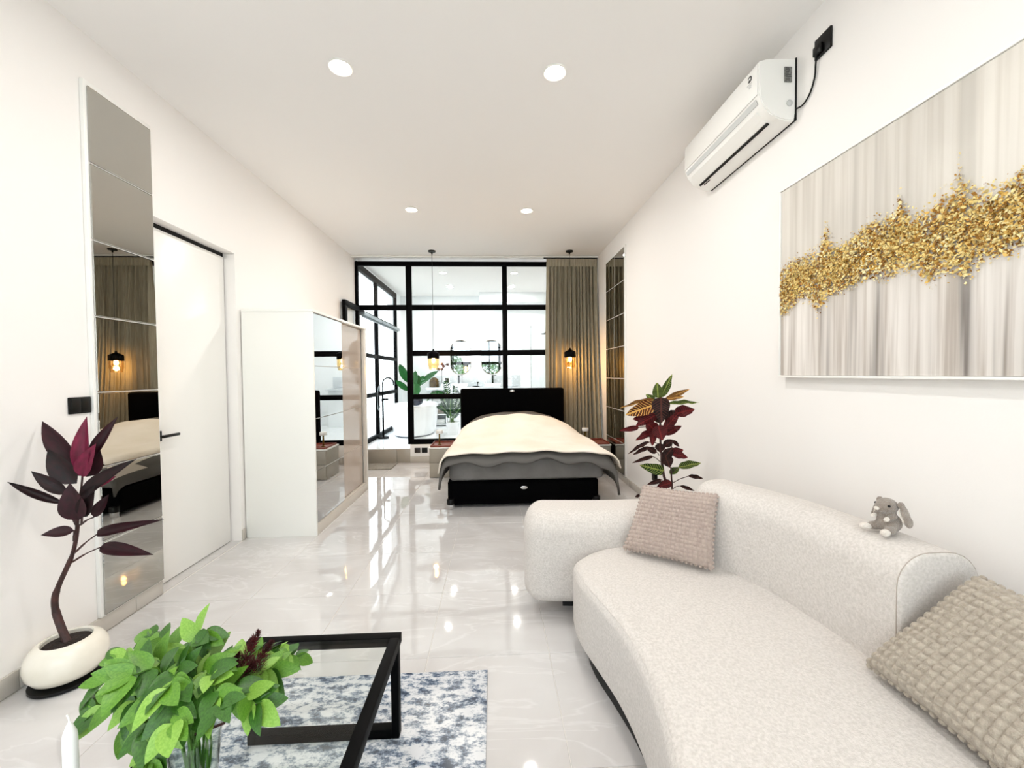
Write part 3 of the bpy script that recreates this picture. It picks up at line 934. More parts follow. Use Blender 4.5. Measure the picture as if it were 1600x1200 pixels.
# ================================================================== BEDSIDE TABLES
def nightstand(xa, xb, lab_, lab2):
    y0, y1 = 5.52, 5.96; cx = (xa+xb)/2
    t = thing('nightstand', lab_, 'nightstand', (cx, y0+.2, 0), 'nightstands beside the bed')
    G().box((xa, y0+.012, .0), (xb, y1, .395), .003).make('body', 'taupebox', t)
    for z0, z1 in ((.012, .20), (.206, .39)):
        G().box((xa+.006, y0-.004, z0), (xb-.006, y0+.012, z1), .002).make('drawer', 'taupebox', t)
    G().box((xa-.008, y0-.008, .395), (xb+.004, y1, .412), .003).make('top_board', 'ward', t)
    tr = thing('tray', 'red brown tray on the '+lab2+' nightstand under the lamp', 'tray', (cx, y0+.2, .412), 'trays on the nightstands')
    G().box((xa+.012, y0+.01, .4125), (xb-.012, y1-.03, .418), .002).make('base', 'redtray', tr)
    for lo, hi in (((xa+.012, y0+.01), (xb-.012, y0+.022)), ((xa+.012, y1-.042), (xb-.012, y1-.03)), ((xa+.012, y0+.023), (xa+.024, y1-.043)), ((xb-.024, y0+.023), (xb-.012, y1-.043))):
        G().box((*lo, .4185), (*hi, .436), .002).make('rim', 'redtray', tr)
    lx = cx-.07 if lab2 == 'left' else 1.29; ly = 5.72
    l = thing('table_lamp', 'small brass table lamp with flat white head on the '+lab2+' nightstand', 'lamp', (lx, ly, .418), 'small lamps on the nightstands')
    G().lathe((lx, ly, .4185), [(.0001, 0), (.03, 0), (.03, .006), (.012, .012), (.011, .155), (.0001, .155)], 20).make('stem', 'brass', l)
    G().lathe((lx, ly, .5735), [(.0001, 0), (.045, 0), (.047, .004), (.047, .04), (.043, .045), (.0001, .045)], 24).make('shade', 'whitep', l)
nightstand(-.875, -.505, 'taupe two-drawer nightstand left of the bed, beside the wall sockets', 'left')
nightstand(1.20, 1.60, 'taupe two-drawer nightstand between the bed and the right wall mirror', 'right')

# twin sockets on the low wall
for i, x in enumerate((-1.262, -1.150)):
    s_ = thing('wall_socket', ['square black wall socket under the glass partition, left of the pair', 'square black wall socket under the glass partition, right of the pair'][i], 'socket', (x+.045, YF-.01, .14), 'pair of black sockets')
    G().box((x, YF-.020, .155), (x+.092, YF-.0105, .235), .003).make('plate', mat('dark brown plastic', '2b211c', .4) if i == 0 else M['blackg'], s_)
    G().lathe((x+.046, YF-.0205, .195), [(.026, 0), (.024, -.002), (.02, .004), (.0001, .004)], 20, axis='Y').make('socket_ring', 'blackg', s_)

# ================================================================== PENDANTS
def pendant(x, y, lab_):
    p = thing('pendant_lamp', lab_, 'pendant lamp', (x, y, 1.465), 'amber glass pendants over the nightstands')
    G().lathe((x, y, H), [(.0001, 0), (.055, 0), (.055, -.014), (.05, -.02), (.012, -.024), (.010, -.05), (.0001, -.05)], 24).make('ceiling_rose', 'blackg', p)
    G().tube([(x, y, H-.045), (x, y, 1.76)], .0035, 6).make('cord', 'blackg', p)
    G().lathe((x, y, 0), [(.0001, 1.775), (.013, 1.775), (.013, 1.755), (.03, 1.745), (.084, 1.715), (.087, 1.708), (.087, 1.635), (.083, 1.633), (.083, 1.705), (.02, 1.735), (.0001, 1.735)], 32).make('metal_cap', 'black', p)
    # ribbed amber glass
    g = G(); prev = None; n = 48
    for r, z in ((.078, 1.660), (.080, 1.60), (.080, 1.535), (.074, 1.51), (.067, 1.50), (.069, 1.49), (.060, 1.468), (.0001, 1.465)):
        R_ = []
        for i in range(n):
            rr = r*(1+.035*cos(i*2*pi/n*12)); R_.append(g.b.verts.new((x+rr*cos(2*pi*i/n), y+rr*sin(2*pi*i/n), z)))
        if prev: g.bridge(prev, R_)
        prev = R_
    g.make('glass_shade', 'amber', p)
    G().lathe((x, y, 0), [(.0001, 1.70), (.014, 1.70), (.014, 1.66), (.0001, 1.66)], 14).make('socket', 'blackg', p)
    G().lathe((x, y, 0), [(.0001, 1.66), (.012, 1.655), (.026, 1.62), (.028, 1.60), (.02, 1.575), (.0001, 1.565)], 16).make('bulb', 'bulb', p)
    ld = bpy.data.lights.new('bulb_light', 'POINT'); ld.energy = PEND_W; ld.color = (1, .66, .34); ld.shadow_soft_size = .03
    lo = bpy.data.objects.new('bulb_light', ld); COL.objects.link(lo); lo.parent = p; lo.location = (0, 0, .06)
pendant(-.892, 6.148, 'black and amber glass pendant lamp hanging left of the bed')
pendant(1.155, 6.12, 'black and amber glass pendant lamp hanging right of the bed before the curtain')

# ================================================================== CURTAIN
def curtain():
    t = thing('curtain', 'floor-length pleated taupe curtain in the far right corner', 'curtain', (1.25, YF-.13, H-.04))
    P = []; nx, nz = 460, 26
    z1, z0 = H-.045, .015
    for j in range(nz+1):
        v = j/nz; z = z1-(z1-z0)*v; row = []
        for i in range(nx+1):
            u = i/nx
            x = .845+(XR-.01-.845)*u
            if u < .5: x -= .05*v*(1-u*2)**2
            f = u*13+.35*sin(u*9)+.12*sin(v*4+u*30)
            amp = .018+.040*min(1, v*5)
            y = YF-.13+amp*sin(2*pi*f)+.010*sin(2*pi*f*2.3+1)-.40*v*v*max(0, (u-.35)/.65)
            x += .010*sin(4*pi*f)*min(1, v*4)
            if v < .03: y = YF-.13+.010*sin(2*pi*f*2)
            row.append(V(min(x, XR-.008), y, z))
        P.append(row)
    g = G(); g.grid(P); o = g.make('drape', 'curtain', t, ang=180)
    md = o.modifiers.new('thick', 'SOLIDIFY'); md.thickness = .003
    P = []
    for j in range(4):
        row = []
        for i in range(161):
            u = i/160; x = .84+(XR-.03-.84)*u; row.append(V(x, YF-.165-.008*abs(sin(u*52)), H-.05-j*.04))
        P.append(row)
    g = G(); g.grid(P); g.make('pleat_header', 'curtain', t, ang=180)
curtain()

# ================================================================== SOFA
t = thing('curved_sofa', 'curved oatmeal fabric sofa with rounded arm along the right wall', 'sofa', (.95, 1.6, 0))
front = [(.43, 2.12), (.395, 2.02), (.400, 1.88), (.440, 1.70), (.475, 1.52), (.485, 1.34), (.470, 1.14), (.425, .95), (.345, .74), (.23, .54)]
back_ = [(.33, .28), (.60, .16), (.92, .16), (1.25, .34), (1.44, .62), (1.52, .92), (1.53, 1.25), (1.50, 1.62), (1.42, 1.95), (1.22, 2.20), (.95, 2.27), (.62, 2.25)]
OUT = closed(front+back_, 5)
G().soft(OUT, .075, .425, .055, .05).make('seat', 'sofa', t, ang=70)
# piping seam round the seat front
C_ = sum(OUT, Vector())/len(OUT)
bk = bez([(1.145, 2.20), (1.20, 2.075), (1.285, 1.90), (1.345, 1.72), (1.375, 1.54), (1.388, 1.38), (1.39, 1.20)], 6)
G().sweep(bk, .135, .40, .82, .105, .03, .10, .010).make('backrest', 'sofa', t, ang=70)
sm_ = [(1.2545, 1.2085, z) for z in (.44, .55, .66)]+[(1.36-.105*cos(radians(a_)), 1.2085, .7155+.105*sin(radians(a_))) for a_ in range(0, 91, 15)]+[(1.42+.105*sin(radians(a_)), 1.2085, .7155+.105*cos(radians(a_))) for a_ in range(0, 91, 15)]+[(1.5255, 1.2085, .5)]
G().tube(sm_, .0016, 6).make('end_seam', mat('seam thread', 'aaa095', .9), t)
fs_ = [p for p in OUT if p.x < .50 and p.y < 2.05]
fp_ = []
for i_ in range(1, len(fs_)-1):
    d_ = (fs_[i_+1]-fs_[i_-1]).normalized(); n_ = Vector((-d_.y, d_.x, 0))
    if n_.x < 0: n_ = -n_
    q_ = fs_[i_]+n_*.0155; fp_.append((q_.x, q_.y, .4095))
G().tube(fp_, .0014, 6).make('seat_seam', 'sofa', t)
G().sweep(bez([(.178, 2.46), (.40, 2.44), (.70, 2.42), (1.0, 2.42), (1.27, 2.40)], 5), .19, .085, .60, .115, .07, .11, .10).make('armrest', 'sofa', t, ang=70)
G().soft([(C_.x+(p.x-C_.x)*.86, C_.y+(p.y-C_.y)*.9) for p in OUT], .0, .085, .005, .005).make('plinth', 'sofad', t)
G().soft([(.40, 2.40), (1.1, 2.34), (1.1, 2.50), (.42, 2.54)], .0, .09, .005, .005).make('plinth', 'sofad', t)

# ------------------------------------------------------------------ cushions
def cushion(name, lab_, BL, BR, TL, th, nx, ny, m, res=7, amp=.006, sag=.05, flip=1, TR=None):
    BL, BR, TL = V(BL), V(BR), V(TL)
    TRd = (V(TR)-(BR+TL-BL)) if TR else V(0, 0, 0)
    X = BR-BL; Y = TL-BL; Nn = X.cross(Y).normalized()*flip
    c = (BL+BR)/2
    t = thing(name, lab_, 'cushion', c)
    g = G(); rows = {}
    NX, NY = nx*res, ny*res
    def pt(i, j, side):
        u, v = i/NX*2-1, j/NY*2-1
        cu = u*(1-.07*(1-abs(u))*0); edge = max(0, (1-u**4)*(1-v**4))**.5
        # pinched outline: sides pull in between the corners
        uu = u*(1-sag*(1-v*v)); vv = v*(1-sag*(1-u*u))
        zz = side*th*edge*(1+.06*sin(3*u+2*v))
        bx = abs(sin(pi*i/res)); by = abs(sin(pi*j/res)); bob = (bx*by)**.55*amp
        row = (j//res) % 2
        zz += side*bob
        if side == -1 and (i in (0, NX) or j in (0, NY)): pass
        return BL+X*(.5+uu/2)+Y*(.5+vv/2)+Nn*zz+TRd*((.5+uu/2)*(.5+vv/2))
    F_ = [[g.b.verts.new(pt(i, j, 1)) for i in range(NX+1)] for j in range(NY+1)]
    B_ = [[(F_[j][i] if (i in (0, NX) or j in (0, NY)) else g.b.verts.new(pt(i, j, -1))) for i in range(NX+1)] for j in range(NY+1)]
    for j in range(NY):
        for i in range(NX):
            g.b.faces.new((F_[j][i], F_[j][i+1], F_[j+1][i+1], F_[j+1][i]))
            g.b.faces.new((B_[j][i], B_[j+1][i], B_[j+1][i+1], B_[j][i+1]))
    g.make('bobble_cover', m, t, ang=180)
    # raised bobbles along the rim
    g = G(); k = 0
    for s_ in range(4):
        n = nx if s_ % 2 == 0 else ny
        for q in range(n):
            f = ((q+.5)/n)*2-1
            u, v = ((f, -1), (1, f), (f, 1), (-1, f))[s_]
            uu = u*(1-sag*(1-v*v)); vv = v*(1-sag*(1-u*u))
            p = BL+X*(.5+uu/2)+Y*(.5+vv/2)+TRd*((.5+uu/2)*(.5+vv/2))
            r = .42*(X.length/nx if s_ % 2 == 0 else Y.length/ny)
            g.ball(p, (r, r, r*.9), 8)
    o = g.make('rim_bobbles', m, t); o['kind'] = 'stuff'
    return t
cushion('throw_cushion', 'square taupe bobble cushion leaning in the sofa corner below the croton', (.690, 2.150, .448), (1.040, 1.890, .448), (.830, 2.235, .762), .052, 20, 17, 'pilL', res=6, amp=.0075, sag=.045, TR=(1.105, 1.965, .785))
cushion('throw_cushion', 'large beige bobble cushion at the near end of the sofa backrest', (1.185, 1.235, .455), (1.16, .76, .455), (1.445, 1.145, .775), .075, 20, 17, 'pilR', res=7, amp=.009, sag=.05, flip=-1)
cushion('throw_cushion', 'beige bobble cushion mostly hidden behind the large one at the wall', (1.42, .93, .46), (1.41, .50, .46), (1.585, .90, .80), .035, 20, 17, 'pilR', res=5, amp=.008, sag=.05, flip=-1)

# ------------------------------------------------------------------ plush rabbit
def bunny():
    O = V(1.385, 1.365, .826); fw_ = V(-1, -.10, 0).normalized(); sd = V(fw_.y, -fw_.x, 0)*-1
    Rm = Matrix((fw_, sd, V(0, 0, 1))).transposed()
    t = thing('plush_rabbit', 'small taupe plush rabbit with floppy ears sitting on the sofa backrest', 'soft toy', O)
    def P(x, y, z): return O+Rm@V(x, y, z)
    def fused(balls, name, m, vox=.0035):
        g = G()
        for c, r, rot in balls: g.ball(P(*c), r, 20, Rm@rot if rot is not None else Rm)
        o = g.make(name, m, t)
        md = o.modifiers.new('r', 'REMESH'); md.mode = 'VOXEL'; md.voxel_size = vox; md.use_smooth_shade = True
        md = o.modifiers.new('s', 'SMOOTH'); md.iterations = 4; md.factor = .5
        return o
    I = Matrix.Identity(3)
    rx = lambda a: Matrix.Rotation(radians(a), 3, 'X'); ry = lambda a: Matrix.Rotation(radians(a), 3, 'Y'); rz = lambda a: Matrix.Rotation(radians(a), 3, 'Z')
    fused([((0, 0, .034), (.037, .034, .036), I), ((.004, 0, .055), (.026, .025, .028), I), ((.010, 0, .092), (.034, .030, .029), I), ((.034, 0, .084), (.018, .016, .014), I),
           ((.026, .026, .016), (.028, .015, .015), rz(18)), ((.026, -.026, .016), (.028, .015, .015), rz(-18)),
           ((.018, .026, .060), (.02, .009, .009), ry(20)@rz(-15)), ((.018, -.026, .060), (.02, .009, .009), ry(20)@rz(15))], 'body', 'bunny')
    for s_ in (-1, 1):
        fused([((-.004, s_*.035, .104), (.012, .009, .012), I), ((-.008, s_*.047, .074), (.016, .007, .036), rx(s_*20)), ((-.010, s_*.055, .052), (.017, .007, .020), rx(s_*12))], 'ear', 'bunny', .003)
        fused([((-.002, s_*.0435, .066), (.011, .005, .028), rx(s_*20))], 'inner_ear', 'bunnyw', .003)
        fused([((.056, s_*.034, .013), (.021, .014, .012), rz(s_*18))], 'foot', 'bunnyw', .003)
        fused([((.036, s_*.022, .054), (.012, .008, .008), ry(25))], 'paw', 'bunnyw', .003)
        G().ball(P(.028, s_*.0222, .099), .0048, 10).make('eye', 'blackg', t)
    fused([((.052, 0, .087), (.007, .009, .007), I)], 'muzzle', 'bunnyw', .002)
    fused([((-.038, 0, .018), (.012, .012, .012), I)], 'tail', 'bunnyw', .003)
bunny()

# ================================================================== RUG AND COFFEE TABLE
o = G().box((-1.28, .30, .0015), (-.042, 1.885, .011), .002).make('area_rug', 'rug')
tag(o, 'mottled white and blue-grey rug lying under the coffee table', 'rug')
TX0, TX1, TY0, TY1, TZ = -.935, -.365, .50, 1.575, .402
t = thing('coffee_table', 'black steel framed coffee table with clear glass top on the rug', 'table', (-.65, 1.04, .011))
bw = .036
for lo, hi in (((TX0, TY1-bw), (TX1, TY1)), ((TX0, TY0), (TX1, TY0+bw)), ((TX0, TY0+bw), (TX0+bw, TY1-bw)), ((TX1-bw, TY0+bw), (TX1, TY1-bw))):
    G().box((*lo, TZ-bw), (*hi, TZ), .0015).make('top_rail', 'black', t)
for y in (TY0, TY1-bw):
    for x in (TX0, TX1-bw):
        G().box((x, y, .012), (x+bw*.8, y+bw, TZ-bw), .0015).make('leg', 'black', t)
    G().box((TX0+bw*.8, y, .012), (TX1-bw, y+bw, .012+bw), .0015).make('foot_rail', 'black', t)
G().box((TX0+bw+.001, TY0+bw+.001, TZ-.010), (TX1-bw-.001, TY1-bw-.001, TZ-.002), .001).make('glass_top', 'tglass', t, smooth=False)

# --- vase with leafy stems
VX_, VY_ = -.628, .86
o = G().lathe((VX_, VY_, TZ-.0015), [(.0001, 0), (.030, 0), (.032, .004), (.034, .08), (.040, .18), (.048, .255), (.046, .256), (.038, .18), (.031, .08), (.029, .014), (.0001, .012)], 32).make('glass_vase', 'vglass')
tag(o, 'clear tapered glass vase holding the leafy stems on the coffee table', 'vase')
bq = thing('leafy_bouquet', 'dense bunch of fresh green leafy stems in the glass vase', 'plant', (VX_, VY_, TZ+.02))
tips = [(318, 968, .86), (346, 1012, .84), (236, 972, .96), (196, 1012, .92), (172, 1006, .86), (140, 1108, .80), (158, 1060, .84), (232, 1192, .74), (262, 1075, .74), (330, 1055, .78), (296, 1120, .74), (402, 1100, .80), (436, 990, .96), (462, 1002, .98), (425, 1045, .90), (262, 1020, .90), (212, 1095, .78), (380, 1080, .90), (196, 1128, .86), (270, 1130, .70), (300, 1010, .92), (345, 1100, .72), (238, 1130, .72), (205, 1055, .76)]
mouth = V(VX_, VY_, TZ+.25)
rnd = random.Random(11)
gst = G()
for k, (u, v, Y) in enumerate(tips):
    tp = px(u+(10 if u < 200 else 0), v+(24 if v < 1030 else 0), Y)
    mo = mouth+V(rnd.uniform(-.025, .025), rnd.uniform(-.025, .025), 0)
    mid = (mo+tp)/2+V(0, 0, .05+.05*rnd.random())
    path = bez([V(VX_+rnd.uniform(-.015, .015), VY_+rnd.uniform(-.015, .015), TZ+.02), mo, mid, tp], 6)
    gst.tube(path, [.0028-.0018*i/len(path) for i in range(len(path))], 5)
    L_ = len(path)
    cnt_ = 0
    for i in range(9, L_):
        if i % 2 and i < L_-2: continue
        d = (path[min(i+1, L_-1)]-path[i-1]).normalized()
        for s_ in ((-1, 1) if i < L_-1 else (-1, 0, 1)):
            sdv = d.cross(V(0, -.6, .8)).normalized()*s_
            dirv = (d*.75+sdv*.85+V(rnd.uniform(-.35, .35), rnd.uniform(-.5, .1), rnd.uniform(-.35, .25))).normalized()
            ln = rnd.uniform(.040, .064)*(1 if s_ else 1.05)
            if v < 1015 and i > L_-5: ln *= .78
            mk = rnd.choice(('leafg', 'leafg', 'leafg2', 'leafg3', 'leafg3'))
            kk = rnd.choice((0, 1))
            me = leaf_mesh('ov%d' % kk, mk, sh_ovate, bend=(.12, .30)[kk], fold=.16)
            put_leaf(me, path[i], path[i]+dirv*ln, ln*rnd.uniform(.48, .64), V(rnd.uniform(-.4, .4), -.65, .75), bq, roll=rnd.uniform(-.35, .35))
gst.make('stems', 'stemg', bq)
# dark red plume in the bunch
pl = G(); rnd = random.Random(5)
for (u0, v0, u1, v1, Y, r) in ((375, 1050, 403, 988, .86, .022), (392, 1056, 424, 1004, .88, .022), (362, 1050, 372, 1022, .86, .014), (370, 1075, 395, 1035, .88, .026)):
    a, b = px(u0, v0, Y), px(u1, v1, Y)
    for i in range(700):
        f = rnd.random(); c0 = a+(b-a)*f; rr = r*(1-f)**.6
        d = V(rnd.gauss(0, 1), rnd.gauss(0, 1), rnd.gauss(0, 1)).normalized(); p = c0+d*rr*rnd.uniform(.3, 1)
        e = (d+(b-a).normalized()*1.2).normalized()*.008; q = d.cross(V(.3, .2, 1)).normalized()*.0012
        pl.poly([p-q, p+q, p+e])
o = pl.make('red_plume', 'plume', bq, smooth=False, recalc=False); o['kind'] = 'stuff'
G().tube([px(372, 1080, .88), px(350, 1130, .88), mouth], .003, 6).make('plume_stem', 'stemr', bq)

# white ornament, dried twig and the candle on the table
ox, oy = -.56, .80
t = thing('ceramic_ornament', 'small rounded white ceramic ornament beside the glass vase', 'ornament', (ox, oy, TZ))
o = G().ball((ox, oy, TZ+.045), (.032, .030, .046), 20).ball((ox+.01, oy+.005, TZ+.105), (.026, .024, .036), 18).make('body', 'wax', t)
md = o.modifiers.new('r', 'REMESH'); md.mode = 'VOXEL'; md.voxel_size = .004; md.use_smooth_shade = True
md = o.modifiers.new('s', 'SMOOTH'); md.iterations = 5
cx_, cy_ = -.758, .745
t = thing('candlestick', 'slim black candlestick on the coffee table under the white candle', 'candle holder', (cx_, cy_, TZ))
G().lathe((cx_, cy_, TZ-.0015), [(.0001, 0), (.04, 0), (.042, .004), (.038, .010), (.008, .016), (.006, .10), (.010, .105), (.006, .11), (.006, .125), (.014, .130), (.014, .142), (.0001, .142)], 24).make('stand', 'black', t)
t = thing('taper_candle', 'white taper candle standing at the left end of the coffee table', 'candle', (cx_, cy_, TZ+.141))
G().lathe((cx_, cy_, TZ+.1412), [(.0001, 0), (.0115, 0), (.0118, .01), (.0102, .215), (.0094, .222), (.0045, .236), (.0022, .241), (.0001, .2415)], 24).make('wax_body', 'wax', t)
G().tube([(cx_, cy_, TZ+.381), (cx_-.001, cy_, TZ+.390), (cx_-.004, cy_, TZ+.396)], .0014, 6).make('wick', 'wax', t)

# ================================================================== CORDYLINE AT THE LEFT WALL
PC = V(-1.985, 1.955, 0)
t = thing('potted_cordyline', 'tall burgundy-leaved cordyline in a squat cream bowl pot by the left wall', 'plant', PC)
G().lathe(PC, [(.0001, .0), (.120, .0), (.128, .006), (.128, .018), (.10, .024), (.0001, .024)], 40).make('saucer', 'blackg', t)
po = G().lathe(PC, [(.0001, .025), (.090, .025), (.114, .038), (.136, .072), (.142, .105), (.137, .142), (.118, .175), (.098, .190), (.088, .192), (.084, .186), (.086, .170), (.0001, .168)], 48).make('pot', 'pot', t)
G().lathe(PC, [(.0001, .178), (.05, .177), (.0845, .171)], 32).make('soil', 'soil', t)
def cpx(x, y, dy=0): return px(x*.3, 640+y*.3, 1.975+dy)
st = [PC+V(0, 0, .172)]+[cpx(*q) for q in ((300, 1080), (285, 1000), (300, 930), (340, 840), (375, 760), (395, 680), (405, 600))]
g = G().tube(bez(st, 4), [.015]*6+[.013]*6+[.010]*8+[.008]*9, 9)
g.tube(bez([cpx(285, 990), cpx(320, 900), cpx(352, 820)], 4), .006, 7)
g.tube(bez([cpx(400, 640), cpx(405, 540), cpx(420, 440), cpx(430, 340)], 4), [.007]*5+[.006]*4+[.004]*4, 7)
g.make('cane', 'stemr', t)
CL = [((412, 300), (197, 55), 78, 'leafc1', .02), ((440, 335), (420, 45), 66, 'leafc2', -.03), ((475, 260), (600, 40), 48, 'leafc1', .03),
      ((400, 385), (225, 212), 88, 'leafc3', -.06), ((350, 440), (158, 322), 52, 'leafc3', -.10), ((335, 490), (15, 375), 36, 'leafc3', -.12),
      ((430, 470), (675, 258), 66, 'leafc3', -.05), ((410, 575), (345, 400), 95, 'leafc1', -.08), ((435, 560), (480, 400), 62, 'leafc3', -.05),
      ((505, 650), (790, 578), 46, 'leafc1', -.09), ((520, 718), (778, 750), 58, 'leafc1', -.06), ((385, 630), (215, 648), 48, 'leafc1', -.12),
      ((490, 560), (560, 445), 46, 'leafc1', .02), ((450, 350), (505, 205), 92, 'leafc1', .02), ((440, 345), (300, 210), 66, 'leafc2', .04), ((430, 350), (470, 190), 70, 'leafc2', -.05), ((500, 400), (600, 345), 40, 'leafc2', .06)]
PET = {4: (395, 590), 5: (395, 600), 9: (390, 745), 10: (375, 795), 11: (385, 685), 12: (420, 600), 6: (425, 600), 16: (440, 470)}
for i, (b, e, w, m, dy) in enumerate(CL):
    me = leaf_mesh('cor%d' % (i % 2), m, sh_lance, bend=.10+.08*(i % 2), fold=.25)
    P0, P1 = cpx(*b, dy*.4), cpx(*e, dy)
    wd = w*.3/F_PX*2.15
    put_leaf(me, P0, P1, wd, (.35, -.85, .35), t, roll=random.uniform(-.2, .2))
g = G()
for i, q in PET.items():
    b = CL[i][0]; g.tube(bez([cpx(*q), cpx((q[0]+b[0])/2, (q[1]+b[1])/2-6), cpx(*b, CL[i][4]*.4)], 4), [.0045]*4+[.003]*5, 6)
g.make('petioles', 'stemr', t)

# ================================================================== CROTON BEHIND THE SOFA
QC = V(1.27, 2.95, 0)
t = thing('potted_croton', 'red, green and orange croton in a pot behind the far end of the sofa', 'plant', QC)
G().lathe(QC, [(.0001, .0), (.11, .0), (.12, .01), (.15, .27), (.15, .29), (.138, .29), (.134, .25), (.0001, .25)], 36).make('pot', 'pot', t)
G().lathe(QC, [(.0001, .256), (.135, .251)], 28).make('soil', 'soil', t)
def qpx(x, y, dy=0): return px(960+x/6, 580+y/6, 2.95+dy)
g = G().tube(bez([QC+V(-.02, 0, .25), qpx(480, 1080), qpx(460, 960), qpx(440, 800), qpx(430, 600), qpx(430, 400), qpx(435, 250)], 5), [.010]*15+[.008]*16, 8)
g.tube(bez([QC+V(.03, 0, .25), qpx(540, 1100), qpx(535, 1000), qpx(530, 900)], 5), .006, 7)
g.make('stem', 'stemr', t)
QL = [((435, 250), (540, 30), 58, 'g', 0), ((410, 250), (400, 112), 78, 'g', -.05), ((375, 275), (298, 218), 50, 'g', .02), ((470, 262), (655, 240), 42, 'o', -.03), ((478, 258), (715, 165), 42, 'o', .03),
      ((380, 275), (68, 312), 34, 'o', .0), ((495, 308), (795, 296), 34, 'g', -.04), ((375, 315), (118, 405), 105, 'o', -.08), ((438, 245), (436, 465), 128, 'd', -.12),
      ((390, 440), (170, 450), 92, 'r', .02), ((395, 410), (205, 505), 84, 'r', -.04), ((475, 465), (630, 340), 72, 'd', .05), ((560, 400), (755, 358), 100, 'r', -.06), ((470, 540), (610, 385), 70, 'r', -.08),
      ((470, 600), (642, 497), 58, 'r', .03), ((392, 565), (290, 470), 98, 'r', -.05), ((395, 560), (200, 638), 64, 'r', .0), ((368, 570), (355, 692), 52, 'r', -.07), ((410, 505), (450, 650), 110, 'r', -.09),
      ((230, 525), (50, 558), 42, 'r', .02), ((330, 665), (130, 757), 30, 'd', 0), ((395, 760), (285, 708), 46, 'd', -.03), ((330, 715), (172, 778), 34, 'd', .03), ((360, 800), (178, 852), 30, 'd', -.03),
      ((425, 675), (430, 765), 74, 'd', -.03), ((460, 705), (555, 640), 60, 'd', .02), ((545, 645), (615, 715), 30, 'd', .0), ((470, 810), (550, 715), 74, 'd', -.02), ((540, 775), (692, 805), 62, 'r', -.06), ((520, 775), (655, 730), 66, 'r', .0),
      ((475, 790), (520, 905), 90, 'd', -.05), ((460, 935), (252, 885), 80, 'g', -.08), ((600, 905), (818, 845), 62, 'g', -.04), ((520, 965), (612, 900), 54, 'g', .02),
      ((690, 985), (840, 1002), 34, 'd', 0), ((440, 1020), (318, 1060), 36, 'd', -.03), ((610, 1075), (752, 1122), 28, 'd', 0), ((535, 1045), (400, 1085), 66, 'r', -.03), ((250, 1150), (185, 1190), 22, 'd', .1), ((450, 620), (380, 500), 70, 'd', .06), ((440, 760), (500, 850), 60, 'd', .04), ((450, 480), (350, 380), 70, 'd', .08)]
for i, (b, e, w, c, dy) in enumerate(QL):
    me = leaf_mesh('cro%d' % (i % 3), 'cro_'+c, sh_ovate if i % 3 else sh_lance, bend=.12*(i % 3), fold=.22, wave=1, n=12)
    put_leaf(me, qpx(*b, dy*.4), qpx(*e, dy), w/6/F_PX*3.75, (-.25, -.9, .35), t, roll=random.uniform(-.3, .3))
g = G()
for a, b in (((430, 530), (230, 525)), ((435, 690), (330, 665)), ((430, 850), (360, 800)), ((540, 1050), (690, 985)), ((545, 1105), (610, 1075)), ((535, 960), (600, 905)), ((420, 790), (395, 760)), ((450, 1030), (440, 1020)), ((395, 720), (330, 715)), ((440, 640), (560, 400)), ((530, 760), (545, 645))):
    g.tube([qpx(*a), qpx((a[0]+b[0])/2, (a[1]+b[1])/2-8), qpx(*b)], .003, 5)
g.make('petioles', 'stemr', t)

# ================================================================== BATH MAT AT THE STEP
G_ = G().box((-2.02, 6.06, .002), (-1.52, 6.47, .014), .004).make('door_mat', 'mat')
tag(G_, 'thin grey mat on the floor at the foot of the bathroom step', 'mat')

# ================================================================== BATHROOM
t = thing('bathtub', 'freestanding white oval bathtub behind the glass partition', 'bathtub', (-1.58, 8.25, ZB))
tc_ = (-1.58, 8.25, ZB)
G().lathe(tc_, [(.0001, .012), (.80, .012), (.86, .04), (.93, .25), (.985, .52), (1.0, .575), (.985, .592), (.93, .590), (.90, .56), (.85, .30), (.74, .15), (.0001, .13)], 64, sx=.46, sy=.80).make('shell', 'acry', t)
G().lathe(tc_, [(.0001, .0005), (.79, .0005), (.80, .012), (.0001, .012)], 64, sx=.46, sy=.80).make('base_gap_shade', 'navy', t)  # dark slab stands in for the shadow gap under the tub
o = G().ball((-1.42, 7.53, ZB+.685), (.13, .06, .085), 20).make('bath_pillow', 'navy'); tag(o, 'dark blue padded headrest on the bathtub rim', 'bath pillow')
fx, fy = -2.04, 7.62
t = thing('floor_tap', 'tall black freestanding bath tap with arched spout beside the tub', 'tap', (fx, fy, ZB))
G().lathe((fx, fy, ZB), [(.0001, 0), (.10, 0), (.10, .03), (.0001, .03)], 28).make('base', 'black', t)
G().tube([(fx, fy, ZB+.03), (fx, fy, 1.02)], .018, 12).make('column', 'black', t)
arc = [(fx, fy, 1.02), (fx, fy, 1.20)]+[(fx+.10-.10*cos(a), fy, 1.24+.10*sin(a)) for a in [radians(20*i) for i in range(10)]]+[(fx+.20, fy, 1.20)]
G().tube(bez(arc, 3), .011, 10).make('spout', 'black', t)
G().box((fx-.02, fy-.03, .93), (fx+.10, fy+.02, .96), .006).make('lever', 'black', t)
G().tube(bez([(fx-.01, fy-.02, .95), (fx-.07, fy-.03, .75), (fx-.09, fy-.03, .95), (fx-.07, fy-.03, 1.15), (fx-.04, fy-.03, 1.22)], 6), .006, 8).make('hose', 'alu', t)
G().tube([(fx-.05, fy-.03, 1.05), (fx-.05, fy-.03, 1.22)], .012, 10).make('hand_shower', 'black', t)

